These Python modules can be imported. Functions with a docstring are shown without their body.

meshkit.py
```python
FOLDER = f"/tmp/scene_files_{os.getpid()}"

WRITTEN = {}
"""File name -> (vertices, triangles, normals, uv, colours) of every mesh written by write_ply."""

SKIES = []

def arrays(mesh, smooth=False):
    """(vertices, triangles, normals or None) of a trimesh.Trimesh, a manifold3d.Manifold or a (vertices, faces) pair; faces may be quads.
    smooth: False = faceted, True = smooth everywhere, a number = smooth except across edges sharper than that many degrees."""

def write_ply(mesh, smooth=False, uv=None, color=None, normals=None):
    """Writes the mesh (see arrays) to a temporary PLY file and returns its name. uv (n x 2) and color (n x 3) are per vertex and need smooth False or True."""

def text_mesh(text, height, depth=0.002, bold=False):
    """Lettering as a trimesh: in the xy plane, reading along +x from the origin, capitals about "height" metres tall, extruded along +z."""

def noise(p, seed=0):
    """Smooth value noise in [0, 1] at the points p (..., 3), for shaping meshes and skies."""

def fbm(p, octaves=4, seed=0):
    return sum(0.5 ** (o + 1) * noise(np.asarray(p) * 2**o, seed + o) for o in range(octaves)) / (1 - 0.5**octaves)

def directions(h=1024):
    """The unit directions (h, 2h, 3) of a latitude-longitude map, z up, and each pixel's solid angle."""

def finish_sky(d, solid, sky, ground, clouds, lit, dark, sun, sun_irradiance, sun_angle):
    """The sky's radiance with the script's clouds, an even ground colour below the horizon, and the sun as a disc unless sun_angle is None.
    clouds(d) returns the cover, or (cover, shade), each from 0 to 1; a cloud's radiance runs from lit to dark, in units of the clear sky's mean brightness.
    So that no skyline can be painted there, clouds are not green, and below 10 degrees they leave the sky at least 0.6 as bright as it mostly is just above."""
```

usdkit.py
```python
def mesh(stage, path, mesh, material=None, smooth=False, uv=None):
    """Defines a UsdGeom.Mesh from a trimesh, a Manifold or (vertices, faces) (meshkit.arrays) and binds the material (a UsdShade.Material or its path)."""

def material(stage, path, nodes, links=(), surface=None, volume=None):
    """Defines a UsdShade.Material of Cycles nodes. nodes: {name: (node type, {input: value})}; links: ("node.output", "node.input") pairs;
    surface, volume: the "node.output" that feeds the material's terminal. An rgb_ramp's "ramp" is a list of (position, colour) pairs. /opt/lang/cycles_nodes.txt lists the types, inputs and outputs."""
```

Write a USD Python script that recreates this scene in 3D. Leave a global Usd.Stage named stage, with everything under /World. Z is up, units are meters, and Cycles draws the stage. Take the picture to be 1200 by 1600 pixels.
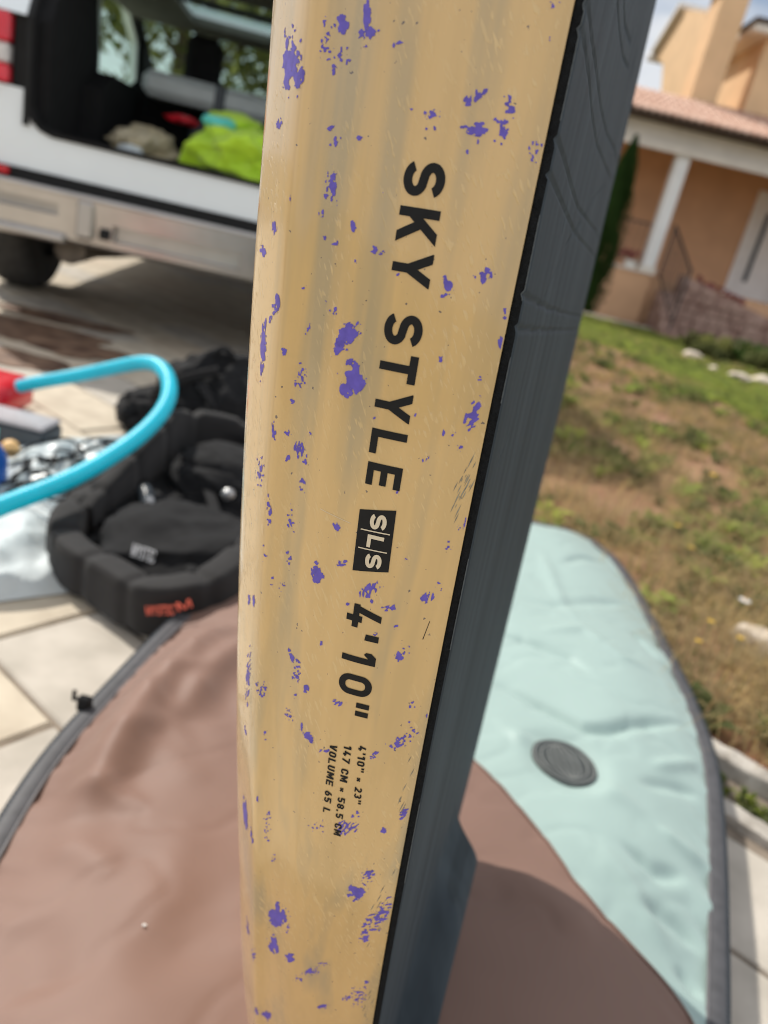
import math, random
import numpy as np, trimesh, manifold3d, shapely
from shapely.geometry import Polygon, LineString, Point, box as sbox
from shapely.ops import unary_union
from shapely import affinity
from scipy.interpolate import PchipInterpolator, CubicSpline
from scipy.spatial import Delaunay
import usdkit, meshkit
from pxr import Usd, UsdGeom, UsdLux, UsdShade, Gf, Sdf, Vt

stage = Usd.Stage.CreateInMemory()
UsdGeom.SetStageUpAxis(stage, UsdGeom.Tokens.z)
UsdGeom.SetStageMetersPerUnit(stage, 1.0)
UsdGeom.Xform.Define(stage, '/World'); UsdGeom.Scope.Define(stage, '/World/Looks')

# ------------------------------------------------------------------ camera, sky, sun, exposure
EXPOSURE = -0.12
SUN_EL, SUN_DIR = math.radians(47), np.array([-0.80, 0.60])
SKY_STRENGTH, SUN_INTENSITY = 0.115, 1.15
F_PX, PITCH, ROLL, EYE = 1202.0, math.radians(21.0), math.radians(13.5), np.array([0.0, 0.0, 0.75])
fw = np.array([0, math.cos(PITCH), -math.sin(PITCH)]); up0 = np.array([0, math.sin(PITCH), math.cos(PITCH)]); rt0 = np.array([1.0, 0, 0])
ix = math.cos(ROLL)*rt0 + math.sin(ROLL)*up0
iy = -math.sin(ROLL)*rt0 + math.cos(ROLL)*up0
cam = UsdGeom.Camera.Define(stage, '/World/camera')
m4 = np.eye(4); m4[0, :3], m4[1, :3], m4[2, :3], m4[3, :3] = ix, iy, -fw, EYE
UsdGeom.Xformable(cam).AddTransformOp().Set(Gf.Matrix4d(m4.tolist()))
cam.CreateHorizontalApertureAttr(36.0); cam.CreateVerticalApertureAttr(48.0)
cam.CreateFocalLengthAttr(36.0*F_PX/1200)
cam.CreateFStopAttr(11.0); cam.CreateFocusDistanceAttr(0.30)
cam.CreateClippingRangeAttr(Gf.Vec2f(0.03, 5000))
cam.CreateExposureAttr(EXPOSURE)
SUN_DIR = SUN_DIR/np.linalg.norm(SUN_DIR)
to_sun = np.array([SUN_DIR[0]*math.cos(SUN_EL), SUN_DIR[1]*math.cos(SUN_EL), math.sin(SUN_EL)])
sky = UsdLux.DomeLight.Define(stage, '/World/sky')
sm = usdkit.material(stage, '/World/Looks/sky_air', {
    'sky': ('sky_texture', {'sky_type': 'single_scattering', 'sun_disc': False, 'sun_elevation': SUN_EL, 'sun_rotation': math.atan2(to_sun[0], to_sun[1]), 'aerosol_density': 2.0, 'air_density': 1.0}),
    'tc': ('texture_coordinate', {}),
    'mp': ('mapping', {'scale': (2.2, 2.2, 6.0)}),
    'nz': ('noise_texture', {'scale': 1.6, 'detail': 6.0, 'roughness': 0.55}),
    'rp': ('rgb_ramp', {'ramp': [(0.0, (0, 0, 0)), (0.28, (0, 0, 0)), (0.50, (0.9, 0.9, 0.9)), (1.0, (0.95, 0.95, 0.95))]}),
    'mx': ('mix_color', {'b': (7.8, 8.0, 8.3), 'use_clamp': False}),
    'bg': ('background_shader', {'strength': SKY_STRENGTH})},
    [('tc.generated', 'mp.vector'), ('mp.vector', 'nz.vector'), ('nz.fac', 'rp.fac'), ('rp.color', 'mx.fac'), ('sky.color', 'mx.a'), ('mx.result', 'bg.color')], surface='bg.background')
UsdShade.MaterialBindingAPI.Apply(sky.GetPrim()).Bind(sm)
sky.GetPrim().SetCustomDataByKey('kind', 'structure')
sun = UsdLux.DistantLight.Define(stage, '/World/sun')
sun.CreateIntensityAttr(SUN_INTENSITY); sun.CreateAngleAttr(0.53); sun.CreateNormalizeAttr(True); sun.CreateColorAttr(Gf.Vec3f(1.0, 0.95, 0.87))
zax = to_sun; xax = np.cross([0, 0, 1], zax); xax /= np.linalg.norm(xax); yax = np.cross(zax, xax)
m4 = np.eye(4); m4[0, :3], m4[1, :3], m4[2, :3] = xax, yax, zax
UsdGeom.Xformable(sun).AddTransformOp().Set(Gf.Matrix4d(m4.tolist()))

# ------------------------------------------------------------------ helpers
def ray(px, py): return fw + (px-600)/F_PX*ix - (py-800)/F_PX*iy
def atY(px, py, Y): r = ray(px, py); return EYE + r*Y/r[1]
def atX(px, py, X): r = ray(px, py); return EYE + r*X/r[0]
def atZ(px, py, z=0.0): r = ray(px, py); return EYE + r*(z-EYE[2])/r[2]
def proj(P):
    d = np.asarray(P, float)-EYE; z = d@fw
    return np.stack([600+F_PX*(d@ix)/z, 800-F_PX*(d@iy)/z], -1)

names = {}
def numbered(path):
    n = names.get(path, 0); names[path] = n+1
    return path if n == 0 else f'{path}_{n:03d}'
def tag(o, label=None, cat=None, group=None, kind=None):
    p = o.GetPrim() if hasattr(o, 'GetPrim') else o
    for k, v in (('label', label), ('category', cat), ('group', group), ('kind', kind)):
        if v: p.SetCustomDataByKey(k, v)
    return p
def thing(name, label, cat, loc=(0, 0, 0), rotz=0.0, group=None, matrix=None, kind=None):
    x = UsdGeom.Xform.Define(stage, numbered('/World/'+name))
    if matrix is not None: x.AddTransformOp().Set(Gf.Matrix4d(np.asarray(matrix).tolist()))
    else:
        x.AddTranslateOp().Set(Gf.Vec3d(*map(float, loc)))
        if rotz: x.AddRotateZOp().Set(float(rotz))
    return tag(x, label, cat, group, kind)
def obj(name, mesh, m, parent=None, smooth=False, label=None):
    base = str(parent.GetPath()) if parent is not None else '/World'
    o = usdkit.mesh(stage, numbered(base+'/'+name), mesh, LOOK[m], smooth).GetPrim()
    if label: tag(o, label)
    return o
def copy_of(first, name, loc, rotz=0.0, label=None, scale=None):
    d = first.GetCustomData()
    x = UsdGeom.Xform.Define(stage, numbered('/World/'+name))
    p = x.GetPrim(); p.GetReferences().AddInternalReference(first.GetPath())
    x.ClearXformOpOrder()
    x.AddTranslateOp(opSuffix='c').Set(Gf.Vec3d(*map(float, loc))); x.AddRotateZOp(opSuffix='c').Set(float(rotz))
    if scale: x.AddScaleOp(opSuffix='c').Set(Gf.Vec3f(scale, scale, scale))
    p.SetInstanceable(True)
    return tag(p, label or d.get('label'), d.get('category'), d.get('group'))
cat_ = trimesh.util.concatenate
def B(x0, x1, y0, y1, z0, z1, bev=0.0):
    if bev <= 0:
        m = trimesh.creation.box((x1-x0, y1-y0, z1-z0)); m.apply_translation(((x0+x1)/2, (y0+y1)/2, (z0+z1)/2)); return m
    c = []
    for x in (x0, x1):
        for y in (y0, y1):
            for z in (z0, z1):
                s = [(1 if v == a else -1) for v, a in ((x, x0), (y, y0), (z, z0))]
                c += [(x+s[0]*bev, y+s[1]*bev, z), (x+s[0]*bev, y, z+s[2]*bev), (x, y+s[1]*bev, z+s[2]*bev)]
    return trimesh.convex.convex_hull(np.array(c))
def tube(pts, r, n=10, close=False, flat=1.0, smooth_n=0):
    P = np.asarray(pts, float)
    if smooth_n:
        t = np.r_[0, np.cumsum(np.linalg.norm(np.diff(P, axis=0), axis=1))]
        P = CubicSpline(t, P)(np.linspace(0, t[-1], smooth_n))
        if np.ndim(r): r = np.interp(np.linspace(0, 1, smooth_n), np.linspace(0, 1, len(r)), r)
    k = len(P); R = np.full(k, r) if np.ndim(r) == 0 else np.asarray(r)
    T = np.gradient(P, axis=0); T /= np.linalg.norm(T, axis=1, keepdims=True)
    ref = np.array([0, 0, 1.0]) if abs(T[0, 2]) < 0.9 else np.array([1.0, 0, 0])
    V = []; u = np.cross(T[0], ref)
    for i in range(k):
        u = u - T[i]*(u@T[i]); u /= np.linalg.norm(u); v = np.cross(T[i], u)
        a = np.linspace(0, 2*np.pi, n, endpoint=False)
        V.append(P[i]+R[i]*(np.outer(np.cos(a), u)+flat*np.outer(np.sin(a), v)))
    V = np.vstack(V+[P[:1], P[-1:]]); F = []
    for i in range(k-1):
        for j in range(n):
            a, b = i*n+j, i*n+(j+1) % n
            F += [(a, b, b+n), (a, b+n, a+n)]
    for j in range(n):
        F += [(k*n, (j+1) % n, j), (k*n+1, (k-1)*n+j, (k-1)*n+(j+1) % n)]
    return trimesh.Trimesh(V, F, process=False)
def prism(poly, d0, d1, plane='xz'):
    """polygon (shapely or points) extruded from d0 to d1 along the axis normal to the plane"""
    g = poly if hasattr(poly, 'geoms') or hasattr(poly, 'exterior') else Polygon(poly)
    ms = []
    for q in getattr(g, 'geoms', [g]):
        if q.area < 1e-12: continue
        m = trimesh.creation.extrude_polygon(q, d1-d0, engine='earcut'); m.apply_translation((0, 0, d0)); ms.append(m)
    m = cat_(ms); v = m.vertices.copy()
    if plane == 'xz': m.vertices = np.c_[v[:, 0], v[:, 2], v[:, 1]]; m.invert()
    elif plane == 'yz': m.vertices = np.c_[v[:, 2], v[:, 0], v[:, 1]]
    return m
def grid_mesh(V):
    a, b = V.shape[:2]; i = np.arange(a*b).reshape(a, b)
    q = np.stack([i[:-1, :-1], i[1:, :-1], i[1:, 1:], i[:-1, 1:]], -1).reshape(-1, 4)
    return trimesh.Trimesh(V.reshape(-1, 3), np.vstack([q[:, [0, 1, 2]], q[:, [0, 2, 3]]]), process=False)
def lump(c, r, seed, amp=0.25, freq=1.5, sub=4, floor=None, fold=0.0):
    """an irregular soft mound"""
    m = trimesh.creation.icosphere(sub, 1.0); v = m.vertices
    n = meshkit.fbm(v*freq+seed*7.3+50, 4, seed)-0.5
    rd = np.abs(meshkit.noise(v*freq*2.2+seed*3.1+90, seed+5)-0.5)*2
    k = 1+amp*2*n-fold*(1-rd)**6
    v = v*k[:, None]*np.asarray(r)+np.asarray(c)
    if floor is not None: v[:, 2] = np.maximum(v[:, 2], floor+0.002*n)
    m.vertices = v; return m
LOOK = {}
def M(name, col, rough=0.6, var=0.12, scale=20.0, bump=0.0, bscale=150.0, metallic=0.0, spec=0.5, coat=0.0, col2=None, detail=4.0, sheen=0.0, coat_rough=0.1, ramp=(0.35, 0.65), space='object', stretch=(1, 1, 1), extra=None):
    a = np.array(col, float); b = np.array(col2, float) if col2 is not None else a*(1+var); a = a if col2 is not None else a*(1-var)
    n = {'tc': ('texture_coordinate', {}), 'geo': ('geometry', {}), 'mp': ('mapping', {'scale': stretch}), 'nz': ('noise_texture', {'scale': scale, 'detail': detail}),
         'rp': ('rgb_ramp', {'ramp': [(0, a), (ramp[0], a), (ramp[1], b), (1, b)]}),
         'p': ('principled_bsdf', {'roughness': rough, 'metallic': metallic, 'specular_ior_level': spec, 'coat_weight': coat, 'coat_roughness': coat_rough, 'sheen_weight': sheen})}
    src = 'tc.object' if space == 'object' else 'geo.position'
    l = [(src, 'mp.vector'), ('mp.vector', 'nz.vector'), ('nz.fac', 'rp.fac'), ('rp.color', 'p.base_color')]
    if bump:
        n['bn'] = ('noise_texture', {'scale': bscale, 'detail': 3.0}); n['bu'] = ('bump', {'strength': bump, 'distance': 0.002})
        l += [('mp.vector', 'bn.vector'), ('bn.fac', 'bu.height'), ('bu.normal', 'p.normal')]
    LOOK[name] = usdkit.material(stage, '/World/Looks/'+name, n, l, surface='p.BSDF')
def glass(name, tint=(0.8, 0.9, 0.88), mixin=0.06):
    LOOK[name] = usdkit.material(stage, '/World/Looks/'+name, {'t': ('transparent_bsdf', {'color': tint}), 'g': ('glossy_bsdf', {'roughness': 0.02, 'color': (0.9, 0.95, 0.95)}),
        'm': ('mix_closure', {'fac': mixin})}, [('t.BSDF', 'm.closure1'), ('g.BSDF', 'm.closure2')], surface='m.closure')
def leaf_mat(name, col, trans=0.35, var=0.35):
    a = np.array(col, float)
    LOOK[name] = usdkit.material(stage, '/World/Looks/'+name, {'oi': ('object_info', {}), 'ge': ('geometry', {}), 'rp': ('rgb_ramp', {'ramp': [(0, a*(1-var)), (0.5, a), (1, a*(1+var)*np.array([1.1, 1.0, 0.8]))]}),
        'd': ('diffuse_bsdf', {}), 't': ('translucent_bsdf', {}), 'm': ('mix_closure', {'fac': trans}), 'ad': ('math', {'math_type': 'fraction'}), 'a2': ('math', {'math_type': 'add'})},
        [('oi.random', 'a2.value1'), ('ge.random_per_island', 'a2.value2'), ('a2.value', 'ad.value1'), ('ad.value', 'rp.fac'), ('rp.color', 'd.color'), ('rp.color', 't.color'), ('d.BSDF', 'm.closure1'), ('t.BSDF', 'm.closure2')], surface='m.closure')
# ------------------------------------------------------------------ materials
M('concrete_paver', (0.48, 0.41, 0.315), 0.85, col2=(0.60, 0.525, 0.41), scale=14, bump=0.35, bscale=260, space='position', detail=8)
M('concrete_paver_warm', (0.48, 0.395, 0.295), 0.85, col2=(0.58, 0.49, 0.375), scale=11, bump=0.35, bscale=260, space='position', detail=8)
M('concrete_paver_grey', (0.43, 0.39, 0.33), 0.85, col2=(0.55, 0.50, 0.43), scale=12, bump=0.4, bscale=240, space='position', detail=8)
M('joint_sand', (0.16, 0.13, 0.10), 0.95, col2=(0.27, 0.22, 0.17), scale=30, space='position')
M('kerb_stone', (0.30, 0.27, 0.23), 0.9, col2=(0.56, 0.52, 0.46), scale=25, bump=0.8, bscale=120, space='position', detail=8)
M('pale_rock', (0.55, 0.46, 0.36), 0.9, col2=(0.75, 0.66, 0.55), scale=18, bump=0.8, bscale=60)
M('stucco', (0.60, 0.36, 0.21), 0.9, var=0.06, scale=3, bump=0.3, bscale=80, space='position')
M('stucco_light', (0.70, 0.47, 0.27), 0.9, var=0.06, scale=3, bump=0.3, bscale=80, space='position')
M('white_trim', (0.72, 0.66, 0.58), 0.7, var=0.05, scale=6)
M('white_paint', (0.80, 0.79, 0.77), 0.5, var=0.03, scale=6)
M('roof_clay', (0.43, 0.24, 0.17), 0.85, col2=(0.60, 0.42, 0.33), scale=6, space='position', bump=0.4, bscale=30)
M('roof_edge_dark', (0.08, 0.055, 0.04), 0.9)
M('iron', (0.06, 0.05, 0.05), 0.5, metallic=0.6)
M('clad_stone', (0.24, 0.14, 0.11), 0.9, col2=(0.40, 0.27, 0.22), scale=5, space='position', bump=0.6, bscale=30)
M('terracotta', (0.40, 0.16, 0.08), 0.8)
M('flower_red', (0.22, 0.06, 0.05), 0.7, var=0.4, scale=60)
M('flower_yellow', (0.85, 0.55, 0.03), 0.6)
M('flower_white', (0.8, 0.78, 0.75), 0.6)
M('stem_green', (0.10, 0.16, 0.05), 0.7)
M('bark', (0.12, 0.08, 0.055), 0.9, var=0.3, scale=15, bump=1, bscale=40)
leaf_mat('leaf_dark', (0.045, 0.085, 0.022)); leaf_mat('leaf_mid', (0.10, 0.17, 0.05), 0.5); leaf_mat('leaf_olive', (0.19, 0.21, 0.085), 0.5); leaf_mat('cypress_leaf', (0.035, 0.07, 0.02), 0.2)
leaf_mat('grass_green', (0.29, 0.36, 0.10), 0.45, 0.4); leaf_mat('grass_dry', (0.46, 0.36, 0.20), 0.35, 0.35); leaf_mat('weed_green', (0.16, 0.19, 0.075), 0.4, 0.4); leaf_mat('succulent', (0.15, 0.19, 0.04), 0.25, 0.5)
# car
M('car_white', (0.74, 0.78, 0.79), 0.3, var=0.02, scale=4, coat=0.7, coat_rough=0.05)
M('car_silver', (0.44, 0.42, 0.40), 0.28, var=0.06, scale=9, metallic=0.85)
M('car_black_plastic', (0.012, 0.012, 0.012), 0.6, spec=0.2, bump=0.2, bscale=400)
M('car_liner', (0.012, 0.012, 0.0125), 0.9, spec=0.15, bump=0.3, bscale=500)
M('car_headliner', (0.14, 0.13, 0.115), 0.95)
M('lamp_red', (0.55, 0.01, 0.025), 0.15, coat=0.8, var=0.1)
M('lamp_clear', (0.55, 0.52, 0.5), 0.15, coat=0.8, var=0.2, scale=40)
M('tyre_rubber', (0.035, 0.033, 0.031), 0.85, var=0.25, scale=30, bump=0.4, bscale=120)
M('alloy', (0.5, 0.5, 0.5), 0.35, metallic=0.9)
M('underbody', (0.10, 0.08, 0.06), 0.9, var=0.4, scale=12)
glass('car_glass', (0.80, 0.91, 0.87)); glass('roof_glass', (0.75, 0.85, 0.82))
M('lime_fabric', (0.42, 0.66, 0.015), 0.55, var=0.08, scale=8, sheen=0.3)
M('teal_fabric', (0.10, 0.55, 0.50), 0.6)
M('kraft_paper', (0.42, 0.35, 0.22), 0.8, col2=(0.5, 0.44, 0.31), scale=14)
M('grey_board', (0.50, 0.55, 0.55), 0.45, var=0.06)
M('red_plastic', (0.62, 0.006, 0.02), 0.32, var=0.05, coat=0.3)
M('hose_cyan', (0.0, 0.52, 0.70), 0.38, var=0.04)
M('dark_grey_plastic', (0.035, 0.045, 0.055), 0.35)
M('grey_top', (0.45, 0.43, 0.45), 0.25)
M('dark_red', (0.24, 0.01, 0.02), 0.5)
M('orange_ball', (0.75, 0.40, 0.08), 0.5, col2=(0.85, 0.55, 0.25), scale=10)
M('blue_plastic', (0.01, 0.10, 0.42), 0.35, coat=0.3)
M('black_fabric', (0.010, 0.010, 0.011), 0.85, spec=0.2, var=0.2, scale=40, bump=0.5, bscale=350, sheen=0.03)
M('charcoal_pad', (0.013, 0.012, 0.0125), 0.75, spec=0.25, var=0.15, scale=30, bump=0.5, bscale=300, sheen=0.10)
M('coral_print', (0.85, 0.16, 0.10), 0.6)
M('white_print', (0.75, 0.76, 0.78), 0.6)
M('white_fabric', (0.55, 0.60, 0.61), 0.6, var=0.04, scale=9, bump=0.3, bscale=60)
M('pale_film', (0.32, 0.39, 0.42), 0.35, col2=(0.60, 0.66, 0.67), scale=14)
M('pale_green_plastic', (0.28, 0.38, 0.34), 0.5)
# board bag
M('bag_brown', (0.198, 0.110, 0.080), 0.62, var=0.05, scale=7, bump=0.12, bscale=900, sheen=0.15)
M('bag_mint', (0.335, 0.45, 0.42), 0.5, var=0.03, scale=6, bump=0.10, bscale=900, sheen=0.1)
M('zip_tape', (0.062, 0.062, 0.068), 0.6, var=0.15, scale=60)
M('zip_piping', (0.12, 0.115, 0.12), 0.6)
M('logo_rubber', (0.045, 0.052, 0.052), 0.55)
M('logo_line', (0.19, 0.20, 0.19), 0.5)
M('pale_lining', (0.45, 0.50, 0.40), 0.7)
# board
LOOK['board_yellow'] = usdkit.material(stage, '/World/Looks/board_yellow', {
    'tc': ('texture_coordinate', {}),
    'm1': ('mapping', {'scale': (62, 62, 1.9)}), 'n1': ('noise_texture', {'scale': 1.0, 'detail': 4.0, 'roughness': 0.6}),
    'r1': ('rgb_ramp', {'ramp': [(0, (0.46, 0.31, 0.125)), (0.36, (0.50, 0.335, 0.135)), (0.50, (0.545, 0.36, 0.143)), (0.66, (0.58, 0.383, 0.153)), (1, (0.60, 0.41, 0.175))]}),
    'm2': ('mapping', {'scale': (55, 55, 4.0), 'location': (3.3, 1.0, 0.4)}), 'n2': ('noise_texture', {'scale': 1.0, 'detail': 3.0}),
    'r2': ('rgb_ramp', {'ramp': [(0, (0, 0, 0)), (0.52, (0, 0, 0)), (0.68, (0.6, 0.6, 0.6)), (1, (0.7, 0.7, 0.7))]}),
    'x2': ('mix_color', {'b': (0.27, 0.235, 0.15)}),
    'm3a': ('mapping', {'rotation': (0, math.radians(27), 0)}), 'm3': ('mapping', {'scale': (820, 60, 190)}), 'n3': ('noise_texture', {'scale': 1.0, 'detail': 1.0}),
    'r3': ('rgb_ramp', {'ramp': [(0, (0, 0, 0)), (0.60, (0, 0, 0)), (0.68, (1, 1, 1)), (1, (1, 1, 1))]}),
    'm4': ('mapping', {'scale': (30, 30, 7)}), 'n4': ('noise_texture', {'scale': 1.0, 'detail': 2.0}),
    'r4': ('rgb_ramp', {'ramp': [(0, (0, 0, 0)), (0.42, (0.0, 0.0, 0.0)), (0.55, (0.8, 0.8, 0.8)), (1, (0.95, 0.95, 0.95))]}),
    'mu': ('math', {'math_type': 'multiply'}), 'x3': ('mix_color', {'b': (0.59, 0.415, 0.185)}),
    'n5': ('noise_texture', {'scale': 420.0, 'detail': 2.0}), 'r5': ('rgb_ramp', {'ramp': [(0, (1, 1, 1)), (0.245, (1, 1, 1)), (0.27, (0, 0, 0)), (1, (0, 0, 0))]}), 'x5': ('mix_color', {'b': (0.12, 0.09, 0.07)}),
    'bu': ('bump', {'strength': 0.25, 'distance': 0.0006}),
    'p': ('principled_bsdf', {'roughness': 0.34, 'coat_weight': 1.0, 'coat_roughness': 0.10})},
    [('tc.object', 'm1.vector'), ('m1.vector', 'n1.vector'), ('n1.fac', 'r1.fac'), ('tc.object', 'm2.vector'), ('m2.vector', 'n2.vector'), ('n2.fac', 'r2.fac'), ('r2.color', 'x2.fac'), ('r1.color', 'x2.a'),
     ('tc.object', 'm3a.vector'), ('m3a.vector', 'm3.vector'), ('m3.vector', 'n3.vector'), ('n3.fac', 'r3.fac'), ('tc.object', 'm4.vector'), ('m4.vector', 'n4.vector'), ('n4.fac', 'r4.fac'), ('r3.color', 'mu.value1'), ('r4.color', 'mu.value2'),
     ('mu.value', 'x3.fac'), ('x2.result', 'x3.a'), ('tc.object', 'n5.vector'), ('n5.fac', 'r5.fac'), ('r5.color', 'x5.fac'), ('x3.result', 'x5.a'), ('x5.result', 'p.base_color'), ('mu.value', 'bu.height'), ('bu.normal', 'p.normal'), ('bu.normal', 'p.coat_normal')], surface='p.BSDF')
M('board_purple', (0.115, 0.085, 0.40), 0.45, spec=0.3, var=0.12, scale=300)
M('board_ink', (0.012, 0.012, 0.012), 0.55, spec=0.15, var=0.1, scale=200)
M('badge_ink_light', (0.62, 0.53, 0.38), 0.5, var=0.05)
M('pad_foam', (0.024, 0.033, 0.041), 0.65, spec=0.18, col2=(0.040, 0.053, 0.064), scale=3, stretch=(14, 14, 1), bump=0.25, bscale=1500)
M('pad_edge_foam', (0.010, 0.011, 0.012), 0.9, spec=0.15, var=0.3, scale=500, bump=1.0, bscale=1600)
M('pad_scuff', (0.06, 0.07, 0.075), 0.8)
# ------------------------------------------------------------------ ground
rng = np.random.default_rng(7)
E1, E2 = np.array([0.82, -0.572]), np.array([0.572, 0.82])
def e12(a, b): return E1*a+E2*b
def lawn_left(y):   # the edge between paving and lawn, behind the bag and the board
    return np.interp(y, [-3, 0.55, 0.9, 1.2, 1.6, 2.2, 3.2, 6, 9.5, 30], [3.3, 1.55, 1.05, 0.62, 0.42, 0.34, 0.32, 0.35, 0.4, 0.4])
# terrain far out to the horizon
gx = np.r_[np.linspace(-400, -12, 12), np.linspace(-10, 10, 21), np.linspace(12, 400, 12)]; gy = np.r_[np.linspace(-60, -4, 6), np.linspace(-3, 14, 18), np.linspace(16, 600, 16)]
X, Y = np.meshgrid(gx, gy, indexing='ij')
M('field_soil', (0.16, 0.15, 0.06), 0.95, col2=(0.24, 0.17, 0.10), scale=0.5, space='position', detail=8)
tag(obj('ground', grid_mesh(np.stack([X, Y, np.full_like(X, -0.05)], -1)), 'field_soil'), kind='structure')
# sheet under the pavers
poly_l = [(-9, -3), (3.3, -3)]+[(lawn_left(y), y) for y in np.linspace(-2.9, 9.5, 60)]+[(-9, 9.5)]
driveway = thing('driveway', None, None, kind='structure')
obj('joint_bed', prism(poly_l, -0.045, -0.004, 'xy'), 'joint_sand', driveway)
# slabs laid in courses along E1
RW = 0.2205
cands = []
for row in range(-12, 42):
    b0 = 0.49+RW*row; a = -13.0; r_ = np.random.default_rng(900+row)
    cuts = {0: -1.03, -1: -0.80}.get(row)
    edges = []
    a = (cuts if cuts is not None else -1.03+r_.uniform(0, 0.3))
    lens = [RW, RW*1.5, RW*1.5, RW*2]
    hi = [a]
    while hi[-1] < 5: hi.append(hi[-1]+lens[r_.integers(4)])
    lo = [a]
    while lo[-1] > -10: lo.append(lo[-1]-lens[r_.integers(4)])
    ed = lo[::-1][:-1]+hi
    for u0, u1 in zip(ed[:-1], ed[1:]): cands.append((u0, u1, b0, b0+RW))
pave_poly = Polygon(poly_l)
seen, rest = [], []
for (u0, u1, b0, b1) in cands:
    q = Polygon([e12(u0, b0), e12(u1, b0), e12(u1, b1), e12(u0, b1)]).buffer(-0.0035, join_style=2)
    c = np.array(q.centroid.coords[0])
    kb = c@E2
    if c[0] > 0.2 and kb > 1.175: continue
    q = q.intersection(pave_poly)
    if c[0] > 0.2: q = q.intersection(Polygon([e12(-20, -20), e12(20, -20), e12(20, 1.170), e12(-20, 1.170)]))
    if q.is_empty or q.geom_type != 'Polygon' or q.area < 0.002: continue
    d = np.array([c[0], c[1], 0])-EYE; z = d@fw
    p = proj([c[0], c[1], 0]) if z > 0.2 else np.array([-9999, 0])
    vis = -120 < p[0] < 1320 and 0 < p[1] < 1700 and c[1] < 8.0
    (seen if vis else rest).append((np.hypot(c[0], c[1]), q))
seen.sort(key=lambda t: t[0])
def slab(q, r_):
    dz = r_.uniform(-0.0015, 0.0015); top = q.buffer(-0.004, join_style=2)
    a, b = np.array(q.exterior.coords)[:-1], np.array(top.exterior.coords)[:-1] if top.geom_type == 'Polygon' and not top.is_empty else None
    if b is None or len(a) != len(b): return prism(q, -0.03, dz, 'xy')
    P = np.vstack([np.c_[a, np.full(len(a), -0.03)], np.c_[a, np.full(len(a), dz-0.004)], np.c_[b, np.full(len(b), dz)]])
    return trimesh.convex.convex_hull(P)
r_ = np.random.default_rng(5)
for _, q in seen[:290]:
    obj('paver', slab(q, r_), ['concrete_paver', 'concrete_paver', 'concrete_paver_warm', 'concrete_paver_grey'][r_.integers(4)] if q.centroid.x < 0.3 else 'concrete_paver_grey', driveway)
far = [slab(q, r_) for _, q in seen[290:]]+[slab(q, r_) for d, q in rest if d < 9]
tag(obj('distant_pavers', cat_(far), 'concrete_paver', driveway), kind='stuff')
# muddy water stain on the paving behind the car
M('wet_mud', (0.085, 0.040, 0.023), 0.6, col2=(0.24, 0.145, 0.09), scale=12, space='position')
def blob2(cx, cy, rx, ry, seed, n=40, amp=0.35):
    a = np.linspace(0, 2*np.pi, n, endpoint=False)
    k = 1+amp*2*(meshkit.fbm(np.c_[np.cos(a)*1.6+seed*5, np.sin(a)*1.6, 0*a], 3, seed)-0.5)
    return Polygon(np.c_[cx+rx*k*np.cos(a), cy+ry*k*np.sin(a)]).buffer(0)
st = [blob2(*atZ(px, py)[:2], rx, ry, i) for i, (px, py, rx, ry) in enumerate([(60, 520, .28, .17), (125, 548, .20, .12), (20, 560, .18, .12), (95, 500, .3, .10), (175, 575, .06, .03)])]
tag(obj('mud_stain', prism(unary_union(st), 0.003, 0.0045, 'xy'), 'wet_mud', driveway), kind='stuff')
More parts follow.
